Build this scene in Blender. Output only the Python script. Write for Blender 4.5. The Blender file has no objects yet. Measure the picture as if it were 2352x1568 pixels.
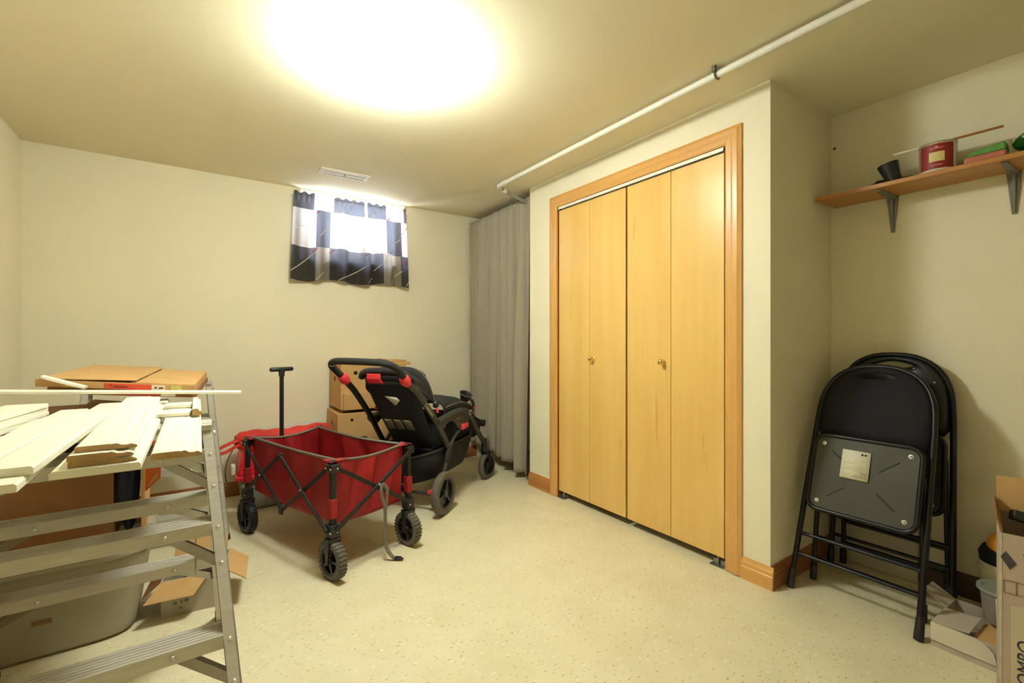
import bpy, math, random
from mathutils import Vector, Matrix
R = math.radians
random.seed(7)
sc = bpy.context.scene
COL = sc.collection

# ------------------------------------------------------------------ camera, sky, exposure
cam_d = bpy.data.cameras.new('camera')
cam_d.sensor_width = 36.0
cam_d.lens = 1049.0 / 2352.0 * 36.0
cam_d.shift_y = -5.0 / 2352.0
cam_d.clip_start = 0.02
cam = bpy.data.objects.new('camera', cam_d)
cam.location = (0, 0, 1.117)
cam.rotation_euler = (R(90), 0, R(-34.6))
COL.objects.link(cam)
sc.camera = cam

world = bpy.data.worlds.new('sky')
sc.world = world
world.use_nodes = True
bg = world.node_tree.nodes['Background']
bg.inputs[0].default_value = (0.80, 0.88, 1.0, 1)
bg.inputs[1].default_value = 4.0

# sky light enters only through the basement window: a portal there (adds no light of its own)
pd = bpy.data.lights.new('window_portal', 'AREA')
pd.shape = 'RECTANGLE'; pd.size = 0.9; pd.size_y = 0.55
pd.cycles.is_portal = True
po = bpy.data.objects.new('window_portal', pd)
po.location = (1.07, 4.06, 2.0); po.rotation_euler = (R(-90), 0, 0)
COL.objects.link(po)

sc.view_settings.view_transform = 'Standard'
sc.view_settings.look = 'None'
sc.view_settings.gamma = 1.0
sc.view_settings.use_curve_mapping = False
sc.view_settings.exposure = 2.85
LAMP = 16.0          # emission of the ceiling lamp's glass

# ------------------------------------------------------------------ materials
def lin(c):
    return tuple(((x / 255) / 12.92 if x <= 10 else ((x / 255 + 0.055) / 1.055) ** 2.4) for x in c)
MATS = {}
def mat(name, rgb, rough=0.6, metal=0.0, var=0.06, scale=8.0, bump=0.0, bscale=60.0, stretch=(1, 1, 1), spec=0.5, rgb2=None, coat=0.0):
    if name in MATS: return MATS[name]
    m = bpy.data.materials.new(name); m.use_nodes = True
    nt = m.node_tree; b = nt.nodes['Principled BSDF']
    b.inputs['Roughness'].default_value = rough
    b.inputs['Metallic'].default_value = metal
    b.inputs['Specular IOR Level'].default_value = spec
    b.inputs['Coat Weight'].default_value = coat
    c = lin(rgb); c2 = lin(rgb2) if rgb2 else tuple(x * (1 - 2.2 * var) for x in c)
    tc = nt.nodes.new('ShaderNodeTexCoord')
    mp = nt.nodes.new('ShaderNodeMapping'); mp.inputs['Scale'].default_value = stretch
    nt.links.new(tc.outputs['Object'], mp.inputs[0])
    if var > 0 or rgb2:
        n = nt.nodes.new('ShaderNodeTexNoise'); n.inputs['Scale'].default_value = scale; n.inputs['Detail'].default_value = 4
        nt.links.new(mp.outputs[0], n.inputs['Vector'])
        r = nt.nodes.new('ShaderNodeValToRGB')
        r.color_ramp.elements[0].position = 0.32; r.color_ramp.elements[1].position = 0.68
        r.color_ramp.elements[0].color = (*c2, 1); r.color_ramp.elements[1].color = (*c, 1)
        nt.links.new(n.outputs['Fac'], r.inputs[0]); nt.links.new(r.outputs[0], b.inputs['Base Color'])
    else:
        b.inputs['Base Color'].default_value = (*c, 1)
    if bump:
        n2 = nt.nodes.new('ShaderNodeTexNoise'); n2.inputs['Scale'].default_value = bscale; n2.inputs['Detail'].default_value = 3
        nt.links.new(mp.outputs[0], n2.inputs['Vector'])
        bp = nt.nodes.new('ShaderNodeBump'); bp.inputs['Strength'].default_value = bump; bp.inputs['Distance'].default_value = 0.004
        nt.links.new(n2.outputs['Fac'], bp.inputs['Height']); nt.links.new(bp.outputs[0], b.inputs['Normal'])
    MATS[name] = m
    return m

def emit(name, rgb, strength):
    m = bpy.data.materials.new(name); m.use_nodes = True
    b = m.node_tree.nodes['Principled BSDF']
    b.inputs['Base Color'].default_value = (0.9, 0.9, 0.85, 1)
    b.inputs['Emission Color'].default_value = (*rgb, 1)
    b.inputs['Emission Strength'].default_value = strength
    return m

def glass(name, tint=(1, 1, 1), refl=0.1):
    m = bpy.data.materials.new(name); m.use_nodes = True
    nt = m.node_tree; nt.nodes.clear()
    o = nt.nodes.new('ShaderNodeOutputMaterial'); mx = nt.nodes.new('ShaderNodeMixShader')
    t = nt.nodes.new('ShaderNodeBsdfTransparent'); t.inputs[0].default_value = (*tint, 1)
    g = nt.nodes.new('ShaderNodeBsdfGlossy'); g.inputs['Roughness'].default_value = 0.05
    mx.inputs[0].default_value = refl
    nt.links.new(t.outputs[0], mx.inputs[1]); nt.links.new(g.outputs[0], mx.inputs[2]); nt.links.new(mx.outputs[0], o.inputs[0])
    return m

def cloth(name, rgb, transl=0.4, weave=400.0, trgb=None):
    """woven cloth that lets some light through"""
    m = bpy.data.materials.new(name); m.use_nodes = True
    nt = m.node_tree; nt.nodes.clear()
    o = nt.nodes.new('ShaderNodeOutputMaterial'); mx = nt.nodes.new('ShaderNodeMixShader'); mx.inputs[0].default_value = transl
    d = nt.nodes.new('ShaderNodeBsdfDiffuse'); t = nt.nodes.new('ShaderNodeBsdfTranslucent')
    tc = nt.nodes.new('ShaderNodeTexCoord'); n = nt.nodes.new('ShaderNodeTexNoise'); n.inputs['Scale'].default_value = weave
    nt.links.new(tc.outputs['Object'], n.inputs['Vector'])
    r = nt.nodes.new('ShaderNodeValToRGB'); c = lin(rgb)
    r.color_ramp.elements[0].position = 0.3; r.color_ramp.elements[1].position = 0.7
    r.color_ramp.elements[0].color = (*[x * 0.72 for x in c], 1); r.color_ramp.elements[1].color = (*[min(1, x * 1.15) for x in c], 1)
    nt.links.new(n.outputs['Fac'], r.inputs[0]); nt.links.new(r.outputs[0], d.inputs[0])
    t.inputs[0].default_value = (*lin(trgb or rgb), 1)
    nt.links.new(d.outputs[0], mx.inputs[1]); nt.links.new(t.outputs[0], mx.inputs[2]); nt.links.new(mx.outputs[0], o.inputs[0])
    return m

def wood(name, a, b_, c_, rough=0.35, axis='z', fine=1.0, coat=0.0):
    """veneer: grain stretched along one axis, soft blotches, few dark streaks"""
    m = bpy.data.materials.new(name); m.use_nodes = True
    nt = m.node_tree; b = nt.nodes['Principled BSDF']; b.inputs['Roughness'].default_value = rough
    b.inputs['Coat Weight'].default_value = coat; b.inputs['Coat Roughness'].default_value = 0.25
    tc = nt.nodes.new('ShaderNodeTexCoord'); mp = nt.nodes.new('ShaderNodeMapping')
    s = {'x': (0.08, 1, 1), 'y': (1, 0.08, 1), 'z': (1, 1, 0.08)}[axis]
    mp.inputs['Scale'].default_value = s
    nt.links.new(tc.outputs['Object'], mp.inputs[0])
    n1 = nt.nodes.new('ShaderNodeTexNoise'); n1.inputs['Scale'].default_value = 9 * fine; n1.inputs['Detail'].default_value = 8; n1.inputs['Roughness'].default_value = 0.6
    nt.links.new(mp.outputs[0], n1.inputs['Vector'])
    r1 = nt.nodes.new('ShaderNodeValToRGB'); e = r1.color_ramp.elements
    e[0].position = 0.28; e[1].position = 0.72; e[0].color = (*lin(b_), 1); e[1].color = (*lin(a), 1)
    nt.links.new(n1.outputs['Fac'], r1.inputs[0])
    n2 = nt.nodes.new('ShaderNodeTexNoise'); n2.inputs['Scale'].default_value = 30 * fine; n2.inputs['Detail'].default_value = 2
    nt.links.new(mp.outputs[0], n2.inputs['Vector'])
    r2 = nt.nodes.new('ShaderNodeValToRGB'); r2.color_ramp.elements[0].position = 0.7; r2.color_ramp.elements[1].position = 0.78
    nt.links.new(n2.outputs['Fac'], r2.inputs[0])
    mx = nt.nodes.new('ShaderNodeMixRGB'); mx.inputs[2].default_value = (*lin(c_), 1)
    mul = nt.nodes.new('ShaderNodeMath'); mul.operation = 'MULTIPLY'; mul.inputs[1].default_value = 0.45
    nt.links.new(r2.outputs[0], mul.inputs[0]); nt.links.new(mul.outputs[0], mx.inputs[0])
    nt.links.new(r1.outputs[0], mx.inputs[1]); nt.links.new(mx.outputs[0], b.inputs['Base Color'])
    return m

def floor_mat():
    m = bpy.data.materials.new('flecked_vinyl'); m.use_nodes = True
    nt = m.node_tree; b = nt.nodes['Principled BSDF']; b.inputs['Roughness'].default_value = 0.42
    b.inputs['Specular IOR Level'].default_value = 0.3
    tc = nt.nodes.new('ShaderNodeTexCoord')
    def layer(prev, scale, thr, col, keep, rot, st):
        mp = nt.nodes.new('ShaderNodeMapping'); mp.inputs['Rotation'].default_value = (0, 0, rot); mp.inputs['Scale'].default_value = st
        nt.links.new(tc.outputs['Object'], mp.inputs[0])
        wn = nt.nodes.new('ShaderNodeTexNoise'); wn.inputs['Scale'].default_value = 40
        nt.links.new(tc.outputs['Object'], wn.inputs['Vector'])
        ad = nt.nodes.new('ShaderNodeMixRGB'); ad.inputs[0].default_value = 0.02
        nt.links.new(mp.outputs[0], ad.inputs[1]); nt.links.new(wn.outputs['Color'], ad.inputs[2])
        v = nt.nodes.new('ShaderNodeTexVoronoi'); v.inputs['Scale'].default_value = scale; v.voronoi_dimensions = '2D'
        nt.links.new(ad.outputs[0], v.inputs['Vector'])
        lt = nt.nodes.new('ShaderNodeMath'); lt.operation = 'LESS_THAN'; lt.inputs[1].default_value = thr
        nt.links.new(v.outputs['Distance'], lt.inputs[0])
        sp = nt.nodes.new('ShaderNodeSeparateColor'); nt.links.new(v.outputs['Color'], sp.inputs[0])
        k = nt.nodes.new('ShaderNodeMath'); k.operation = 'LESS_THAN'; k.inputs[1].default_value = keep
        nt.links.new(sp.outputs[0], k.inputs[0])
        am = nt.nodes.new('ShaderNodeMath'); am.operation = 'MULTIPLY'
        nt.links.new(lt.outputs[0], am.inputs[0]); nt.links.new(k.outputs[0], am.inputs[1])
        am2 = nt.nodes.new('ShaderNodeMath'); am2.operation = 'MULTIPLY'
        nt.links.new(am.outputs[0], am2.inputs[0]); nt.links.new(sp.outputs[1], am2.inputs[1])
        mx = nt.nodes.new('ShaderNodeMixRGB'); mx.inputs[2].default_value = (*lin(col), 1)
        nt.links.new(am2.outputs[0], mx.inputs[0]); nt.links.new(prev, mx.inputs[1])
        return mx.outputs[0]
    n = nt.nodes.new('ShaderNodeTexNoise'); n.inputs['Scale'].default_value = 5
    nt.links.new(tc.outputs['Object'], n.inputs['Vector'])
    r = nt.nodes.new('ShaderNodeValToRGB'); e = r.color_ramp.elements
    e[0].position = 0.3; e[1].position = 0.7
    e[0].color = (*lin((222, 211, 172)), 1); e[1].color = (*lin((230, 220, 184)), 1)
    nt.links.new(n.outputs['Fac'], r.inputs[0])
    c = layer(r.outputs[0], 27, 0.15, (192, 176, 112), 0.4, 0.5, (1, 2.2, 1))
    c = layer(c, 38, 0.12, (150, 138, 104), 0.2, 2.0, (1, 2.4, 1))
    c = layer(c, 24, 0.2, (236, 230, 206), 0.3, 1.2, (1, 1.8, 1))
    nt.links.new(c, b.inputs['Base Color'])
    return m

M_WALL = mat('beige_wall_paint', (239, 230, 201), 0.6, var=0.015, scale=1.5, bump=0.06, bscale=90, spec=0.3)
M_CEIL = mat('ceiling_paint', (237, 228, 197), 0.7, var=0.015, scale=1.5, bump=0.05, bscale=70, spec=0.2)
M_FLOOR = floor_mat()
M_DOOR = wood('birch_veneer', (237, 198, 118), (227, 180, 97), (192, 136, 64), 0.33, 'z', 1.0, 0.25)
M_CASE_V = wood('honey_oak_vertical', (228, 178, 102), (214, 156, 82), (180, 120, 58), 0.35, 'z', 2.0, 0.2)
M_CASE_H = wood('honey_oak_horizontal', (228, 178, 102), (214, 156, 82), (180, 120, 58), 0.35, 'y', 2.0, 0.2)
M_BASE_Y = wood('oak_baseboard_y', (205, 138, 72), (182, 114, 54), (140, 84, 38), 0.35, 'y', 2.0, 0.2)
M_BASE_X = wood('oak_baseboard_x', (170, 112, 62), (145, 92, 48), (110, 66, 32), 0.4, 'x', 2.0)
M_WHITE = mat('white_enamel', (236, 232, 216), 0.4, var=0.02)
M_PIPE = mat('white_painted_pipe', (226, 224, 208), 0.45, var=0.03, scale=20)
M_STEEL = mat('zinc_steel', (170, 168, 160), 0.35, 0.9, var=0.05)
M_ALU = mat('brushed_aluminium', (206, 200, 186), 0.42, 0.35, var=0.06, scale=12, stretch=(1, 8, 8))
M_RIVET = mat('bright_rivet', (222, 220, 212), 0.3, 0.8, var=0)
M_DARK = mat('dark_gap', (30, 24, 18), 0.9, var=0)
M_BLACK = mat('black_powder_coat', (30, 29, 28), 0.38, 0.1, var=0.03)
M_BLACKM = mat('black_satin_tube', (26, 25, 27), 0.3, 0.3, var=0.02)
M_BLKFAB = mat('black_fabric', (26, 26, 30), 0.9, var=0.12, scale=60, bump=0.25, bscale=350)
M_BLKFAB2 = mat('charcoal_fabric', (44, 42, 40), 0.85, var=0.12, scale=30, bump=0.3, bscale=40)
M_RUB = mat('grey_rubber', (104, 98, 84), 0.8, var=0.1, scale=25, bump=0.2, bscale=80)
M_PLAST = mat('black_plastic', (34, 34, 34), 0.4, var=0.04)
M_GREYPL = mat('grey_plastic', (58, 56, 52), 0.45, var=0.04)
M_RED = mat('red_polyester', (164, 20, 26), 0.62, var=0.1, scale=6, bump=0.25, bscale=14)
M_REDBAG = mat('bright_red_nylon', (226, 50, 38), 0.6, var=0.06, scale=6, bump=0.25, bscale=18)
M_REDPL = mat('red_plastic', (214, 30, 44), 0.35, var=0.03)
M_CORAL = mat('coral_plastic', (238, 62, 66), 0.4, var=0.03)
M_TAPE = mat('grey_webbing', (124, 116, 98), 0.8, var=0.08, scale=60)
M_CARD = mat('brown_cardboard', (202, 160, 100), 0.8, var=0.05, scale=14, stretch=(1, 1, 0.25))
M_CARD2 = mat('dark_brown_cardboard', (150, 104, 62), 0.8, var=0.06, scale=10)
M_CARDIN = mat('cardboard_raw_edge', (214, 170, 108), 0.85, var=0.04)
M_CARDW = mat('pale_grey_cardboard', (196, 182, 160), 0.75, var=0.04, scale=10)
M_CARDP = mat('mauve_grey_cardboard', (190, 170, 152), 0.7, var=0.03, scale=10)
M_TRIM = mat('white_primed_trim', (243, 238, 216), 0.45, var=0.012, scale=8)
M_MDF = mat('raw_board_end', (196, 160, 104), 0.85, var=0.1, scale=60)
M_BRASS = mat('polished_brass', (226, 196, 120), 0.14, 1.0, var=0)
M_BIN = mat('grey_tote_plastic', (172, 164, 140), 0.5, var=0.04, scale=4)
M_CLEAR = mat('cloudy_clear_plastic', (150, 146, 132), 0.35, var=0.05)
M_ORANGE = mat('orange_plastic', (242, 166, 62), 0.5, var=0.05)
M_BLUE = mat('navy_cloth', (36, 38, 62), 0.9, var=0.2, scale=20, bump=0.4, bscale=20)
M_PAPER = mat('paper_label', (232, 226, 200), 0.7, var=0.03, scale=40)
M_INK = mat('dark_ink', (52, 50, 56), 0.7, var=0)
M_INKG = mat('grey_print', (120, 116, 100), 0.7, var=0)
M_SHELF = wood('shelf_oak', (200, 142, 74), (180, 120, 58), (134, 82, 36), 0.4, 'y', 2.0)
M_BRACK = mat('grey_painted_steel', (128, 128, 116), 0.4, 0.4, var=0.05)

# ------------------------------------------------------------------ mesh helpers
def frame(z, up=(0, 0, 1)):
    z = Vector(z).normalized(); up = Vector(up)
    if abs(z.dot(up)) > 0.98: up = Vector((0, 1, 0)) if abs(z.y) < 0.9 else Vector((1, 0, 0))
    x = up.cross(z).normalized(); y = z.cross(x)
    return x, y, z

class MB:
    def __init__(s): s.v = []; s.f = []; s.m = []
    def add(s, vs, fs, m=0, M=None):
        o = len(s.v)
        for p in vs:
            p = Vector(p); s.v.append(M @ p if M is not None else p)
        for f in fs: s.f.append([i + o for i in f]); s.m.append(m)
        return s
    def box(s, x0, x1, y0, y1, z0, z1, m=0, M=None):
        vs = [(x0, y0, z0), (x1, y0, z0), (x1, y1, z0), (x0, y1, z0), (x0, y0, z1), (x1, y0, z1), (x1, y1, z1), (x0, y1, z1)]
        return s.add(vs, [(3, 2, 1, 0), (4, 5, 6, 7), (0, 1, 5, 4), (1, 2, 6, 5), (2, 3, 7, 6), (3, 0, 4, 7)], m, M)
    def hexa(s, b, t, m=0):
        """eight corners: four below, four above, same order"""
        return s.add(list(b) + list(t), [(3, 2, 1, 0), (4, 5, 6, 7), (0, 1, 5, 4), (1, 2, 6, 5), (2, 3, 7, 6), (3, 0, 4, 7)], m)
    def bar(s, p0, p1, w, h, up=(0, 0, 1), m=0):
        p0, p1 = Vector(p0), Vector(p1); x, y, z = frame(p1 - p0, up); a, b = w / 2, h / 2
        c = [(-a, -b), (a, -b), (a, b), (-a, b)]
        return s.hexa([p0 + x * i + y * j for i, j in c], [p1 + x * i + y * j for i, j in c], m)
    def tube(s, pts, r, n=10, m=0, closed=False, flat=1.0, up=(0, 0, 1), caps=True):
        pts = [Vector(p) for p in pts]; k = len(pts); rs = r if isinstance(r, (list, tuple)) else [r] * k
        o = len(s.v); px = None
        for i, p in enumerate(pts):
            if closed: t = pts[(i + 1) % k] - pts[i - 1]
            else: t = pts[min(i + 1, k - 1)] - pts[max(i - 1, 0)]
            t.normalize()
            if px is None: x, y, _ = frame(t, up)
            else:
                x = px - t * px.dot(t)
                if x.length < 1e-5: x, y, _ = frame(t, up)
                x.normalize(); y = t.cross(x)
            px = x
            for j in range(n):
                a = 2 * math.pi * j / n
                s.v.append(p + x * math.cos(a) * rs[i] + y * math.sin(a) * rs[i] * flat)
        for i in range(k if closed else k - 1):
            for j in range(n):
                i2 = (i + 1) % k
                s.f.append([o + i * n + j, o + i * n + (j + 1) % n, o + i2 * n + (j + 1) % n, o + i2 * n + j]); s.m.append(m)
        if caps and not closed:
            s.f.append([o + j for j in range(n)][::-1]); s.m.append(m)
            s.f.append([o + (k - 1) * n + j for j in range(n)]); s.m.append(m)
        return s
    def lathe(s, prof, n=24, m=0, M=None, closed=False):
        vs = []; fs = []; k = len(prof)
        for r, z in prof:
            for j in range(n):
                a = 2 * math.pi * j / n; vs.append((r * math.cos(a), r * math.sin(a), z))
        for i in range(k if closed else k - 1):
            i2 = (i + 1) % k
            for j in range(n): fs.append([i * n + j, i * n + (j + 1) % n, i2 * n + (j + 1) % n, i2 * n + j])
        if not closed:
            if prof[0][0] > 1e-4: fs.append([j for j in range(n)][::-1])
            if prof[-1][0] > 1e-4: fs.append([(k - 1) * n + j for j in range(n)])
        return s.add(vs, fs, m, M)
    def prism(s, poly, p0, p1, xdir, ydir, m=0):
        """polygon (a,b) in xdir/ydir swept from p0 to p1"""
        p0, p1, xd, yd = Vector(p0), Vector(p1), Vector(xdir), Vector(ydir); n = len(poly)
        A = [p0 + xd * a + yd * b for a, b in poly]; B = [p1 + xd * a + yd * b for a, b in poly]
        fs = [list(range(n))[::-1], [n + i for i in range(n)]] + [[i, (i + 1) % n, n + (i + 1) % n, n + i] for i in range(n)]
        return s.add(A + B, fs, m)
    def grid(s, fn, nu, nv, m=0, mf=None):
        vs = [fn(i / nu, j / nv) for j in range(nv + 1) for i in range(nu + 1)]; o = len(s.v)
        s.v += [Vector(p) for p in vs]
        for j in range(nv):
            for i in range(nu):
                a = o + j * (nu + 1) + i
                s.f.append([a, a + 1, a + nu + 2, a + nu + 1]); s.m.append(mf((i + .5) / nu, (j + .5) / nv) if mf else m)
        return s
    def build(s, name, mats, parent=None, smooth=30, bevel=0.0, solid=0.0, sub=0, origin=None, offset=0.0):
        me = bpy.data.meshes.new(name)
        og = Vector(origin) if origin is not None else Vector((0, 0, 0))
        me.from_pydata([tuple(v - og) for v in s.v], [], s.f)
        mats = mats if isinstance(mats, (list, tuple)) else [mats]
        for m in mats: me.materials.append(m)
        if len(mats) > 1:
            for p, i in zip(me.polygons, s.m): p.material_index = min(i, len(mats) - 1)
        import bmesh
        bm = bmesh.new(); bm.from_mesh(me)
        bmesh.ops.recalc_face_normals(bm, faces=bm.faces); bm.to_mesh(me); bm.free()
        if smooth:
            for p in me.polygons: p.use_smooth = True
            me.set_sharp_from_angle(angle=R(smooth))
        ob = bpy.data.objects.new(name, me); COL.objects.link(ob)
        ob.location = og
        if parent is not None: ob.parent = parent
        if sub:
            d = ob.modifiers.new('subdivision', 'SUBSURF'); d.levels = sub; d.render_levels = sub
        if solid:
            d = ob.modifiers.new('thickness', 'SOLIDIFY'); d.thickness = solid; d.offset = offset
        if bevel:
            d = ob.modifiers.new('soft_edges', 'BEVEL'); d.width = bevel; d.segments = 2; d.limit_method = 'ANGLE'; d.angle_limit = R(40)
        return ob

def tag(o, label=None, cat=None, group=None, kind=None):
    if label: o['label'] = label
    if cat: o['category'] = cat
    if group: o['group'] = group
    if kind: o['kind'] = kind
    return o
def thing(name, label, cat, loc=(0, 0, 0), rz=0.0, group=None):
    o = bpy.data.objects.new(name, None); COL.objects.link(o); o.empty_display_size = 0.1
    o.location = loc; o.rotation_euler = (0, 0, rz)
    return tag(o, label, cat, group)
def struct(name, mb, m, parent=None, **k):
    o = mb.build(name, m, parent, **k)
    if parent is None: o['kind'] = 'structure'
    return o
def text(name, s, size, m, M, parent, extrude=0.0003, shear=0.0, spacing=1.0):
    cu = bpy.data.curves.new('t', 'FONT'); cu.body = s; cu.size = size; cu.extrude = extrude; cu.align_x = 'CENTER'; cu.align_y = 'CENTER'
    cu.shear = shear; cu.space_character = spacing
    t = bpy.data.objects.new('t', cu); COL.objects.link(t)
    dg = bpy.context.evaluated_depsgraph_get()
    me = bpy.data.meshes.new_from_object(t.evaluated_get(dg)); me.name = name
    bpy.data.objects.remove(t); me.materials.clear(); me.materials.append(m)
    me.transform(M)
    o = bpy.data.objects.new(name, me); COL.objects.link(o); o.parent = parent
    return o
def axes(o, x, y):
    """matrix with its x and y axes along the given directions, at o"""
    x = Vector(x).normalized(); y = Vector(y); y = (y - x * y.dot(x)).normalized(); z = x.cross(y)
    M = Matrix((x, y, z)).transposed().to_4x4(); M.translation = Vector(o); return M
def arc(c, r, a0, a1, n, ex, ey):
    c, ex, ey = Vector(c), Vector(ex), Vector(ey)
    return [c + ex * r * math.cos(R(a0 + (a1 - a0) * i / n)) + ey * r * math.sin(R(a0 + (a1 - a0) * i / n)) for i in range(n + 1)]
def rounded(w, h, r, n=6):
    """rounded rectangle outline centred on 0"""
    out = []
    for cx, cy, a in ((w / 2 - r, h / 2 - r, 0), (-w / 2 + r, h / 2 - r, 90), (-w / 2 + r, -h / 2 + r, 180), (w / 2 - r, -h / 2 + r, 270)):
        for i in range(n + 1):
            t = R(a + 90 * i / n); out.append((cx + r * math.cos(t), cy + r * math.sin(t)))
    return out

# ------------------------------------------------------------------ room shell
XL, XR, YB, YF, H = -0.846, 2.75, 3.82, -1.3, 2.28
XC, YC0, YC1 = 2.113, 1.026, 2.82                    # closet front wall
T = 0.12
struct('floor', MB().box(XL - T, XR + T + .2, YF - T, YB + T, -0.1, 0), M_FLOOR)
struct('ceiling', MB().box(XL - T, XR + T + .2, YF - T, YB + T, H, H + 0.1), M_CEIL)
struct('wall_left', MB().box(XL - T, XL, YF - T, YB + T, 0, H), M_WALL)
struct('wall_right', MB().box(XR, XR + T, YF - T, YB + T, 0, H), M_WALL)
struct('wall_front', MB().box(XL, XR, YF - T, YF, 0, H), M_WALL)
# back wall with the window opening
WX0, WX1, WZ0, WZ1 = 0.635, 1.51, 1.74, 2.272
b = MB()
b.box(XL, WX0, YB, YB + .22, 0, H); b.box(WX1, XR, YB, YB + .22, 0, H)
b.box(WX0, WX1, YB, YB + .22, 0, WZ0); b.box(WX0, WX1, YB, YB + .22, WZ1, H)
struct('wall_back', b, M_WALL)
# closet front wall with door opening
DY0, DY1, DZ = 1.233, 2.490, 2.055
b = MB()
b.box(XC, XC + .1, YC0, DY0, 0, H); b.box(XC, XC + .1, DY1, YC1, 0, H); b.box(XC, XC + .1, DY0, DY1, DZ, H)
struct('wall_closet', b, M_WALL)
struct('wall_recess', MB().box(XC + .1, XR, YC0, YC0 + .1, 0, H), M_WALL)
struct('wall_alcove', MB().box(XC + .1, XR, YC1 - .1, YC1, 0, H), M_WALL)

for p_, r_ in (((2.7495, 1.010, 2.115), .008),):
    MB().lathe([(0, .001), (r_, .0005), (r_, -.001)], 14, 0, axes(p_, (0, 1, 0), (0, 0, -1))).build('wall_stain', mat('brown_stain', (120, 100, 66), .8, var=.1), bpy.data.objects['wall_right'])
BP = [(0, 0), (.016, 0), (.016, .058), (.013, .062), (.013, .078), (.009, .084), (.006, .094), (.004, .1), (0, .1)]
def base(name, p0, p1, n, m):
    b = MB().prism(BP, p0, p1, n, (0, 0, 1)); return struct(name, b, m, smooth=25)
base('baseboard_closet_1', (XC, DY1 + .08, 0), (XC, YC1, 0), (-1, 0, 0), M_BASE_Y)
base('baseboard_closet_2', (XC, YC0 - .016, 0), (XC, DY0 - .08, 0), (-1, 0, 0), M_CASE_H)
base('baseboard_recess', (XC - .004, YC0, 0), (XR, YC0, 0), (0, -1, 0), M_BASE_X)
base('baseboard_right', (XR, YF, 0), (XR, YC0 - .016, 0), (-1, 0, 0), mat('dark_stained_base', (88, 62, 42), 0.5, var=.1))
base('baseboard_back', (XL, YB, 0), (XC + .1, YB, 0), (0, -1, 0), M_BASE_X)
base('baseboard_left', (XL, YF, 0), (XL, YB - .016, 0), (1, 0, 0), M_BASE_Y)

# door casing: three mitred mouldings
CP = [(0, 0), (.010, 0), (.014, .008), (.014, .030), (.018, .040), (.018, .062), (.013, .070), (.010, .080), (0, .080)]   # (proud of wall, across from the opening outwards)
def casing(name, path, outs, m):
    b = MB(); n = len(CP); vs = []
    for p, o in zip(path, outs):
        for a, c in CP: vs.append(Vector(p) + Vector((-1, 0, 0)) * a + Vector(o) * c)
    fs = [list(range(n))[::-1], [n + i for i in range(n)]] + [[i, (i + 1) % n, n + (i + 1) % n, n + i] for i in range(n)]
    b.add(vs, fs); return struct(name, b, m, smooth=20)
casing('trim_1', [(XC, DY1, 0.004), (XC, DY1, DZ)], [(0, 1, 0), (0, 1, 1)], M_CASE_V)
casing('trim_2', [(XC, DY0, 0.004), (XC, DY0, DZ)], [(0, -1, 0), (0, -1, 1)], M_CASE_V)
casing('trim_3', [(XC, DY1, DZ), (XC, DY0, DZ)], [(0, 1, 1), (0, -1, 1)], M_CASE_H)
# jamb lining of the opening
b = MB(); b.box(XC, XC + .1, DY0 - .001, DY0 + .006, 0, DZ); b.box(XC, XC + .1, DY1 - .006, DY1 + .001, 0, DZ); b.box(XC, XC + .1, DY0, DY1, DZ - .006, DZ)
struct('trim_4', b, mat('jamb_reddish_wood', (140, 78, 36), .5, var=.1))

# bifold doors
def bifold(n, ya, yb, pivot, knob_y):
    root = thing('door_%d' % n, 'x', None); del root['label']; root['kind'] = 'structure'
    mid = (ya + yb) / 2
    for k, (p, q) in enumerate(((ya, mid), (mid, yb))):
        o = MB().box(XC + .004, XC + .034, p + .0012, q - .0012, .046, 2.028).build('door_panel', M_DOOR, root, bevel=.0015)
    kb = MB()
    Mk = axes((XC + .004, knob_y, .992), (0, 1, 0), (0, 0, 1))
    Mk = Mk @ Matrix.Rotation(math.pi, 4, 'X')
    prof = [(.0, .0), (.013, .0), (.0135, .003), (.009, .006), (.0055, .010), (.006, .016), (.0125, .022), (.0155, .028), (.0145, .034), (.009, .039), (0, .0405)]
    kb.lathe(prof, 20, 0, axes((XC + .004, knob_y, .992), (0, 1, 0), (0, 0, -1)) if False else axes((XC + .004, knob_y, .992), (0, 0, 1), (0, 1, 0)))
    kb.build('knob', M_BRASS, root, smooth=60)
    # top pins and floor bracket
    for y in (pivot, (yb - .06 if pivot == ya + .04 else ya + .06)):
        MB().tube([(XC + .019, y, 2.026), (XC + .019, y, 2.046)], .004, 8).build('top_pin', M_WHITE, root)
    br = MB(); s = 1 if pivot == ya + .04 else -1
    y0 = pivot - s * .04
    br.box(XC - .012, XC + .030, min(y0, y0 + s * .07), max(y0, y0 + s * .07), .001, .004)
    br.box(XC + .026, XC + .030, min(y0, y0 + s * .07), max(y0, y0 + s * .07), .004, .022)
    br.tube([(XC + .019, pivot, .004), (XC + .019, pivot, .047)], .005, 8)
    br.build('floor_bracket', M_STEEL, root)
    return root
DM = (DY0 + DY1) / 2
bifold(1, DM + .006, DY1 - .008, DY1 - .048, 2.140)
bifold(2, DY0 + .012, DM - .005, DY0 + .052, 1.598)
b = MB(); b.box(XC - .006, XC + .036, DY0 + .012, DY1 - .012, 2.049, 2.052)
b.box(XC - .006, XC - .003, DY0 + .012, DY1 - .012, 2.034, 2.049); b.box(XC + .033, XC + .036, DY0 + .012, DY1 - .012, 2.036, 2.049)
tr = b.build('door_track', M_WHITE); tag(tr, 'white metal track above the folding closet doors', 'track')
tag(MB().box(XC + .005, XC + .035, DM - .022, DM - .002, .0005, .003).build('floor_guide', mat('pale_guide', (214, 208, 196), .5, var=0)), 'pale floor guide strip under the middle of the closet doors', 'door guide')

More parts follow.
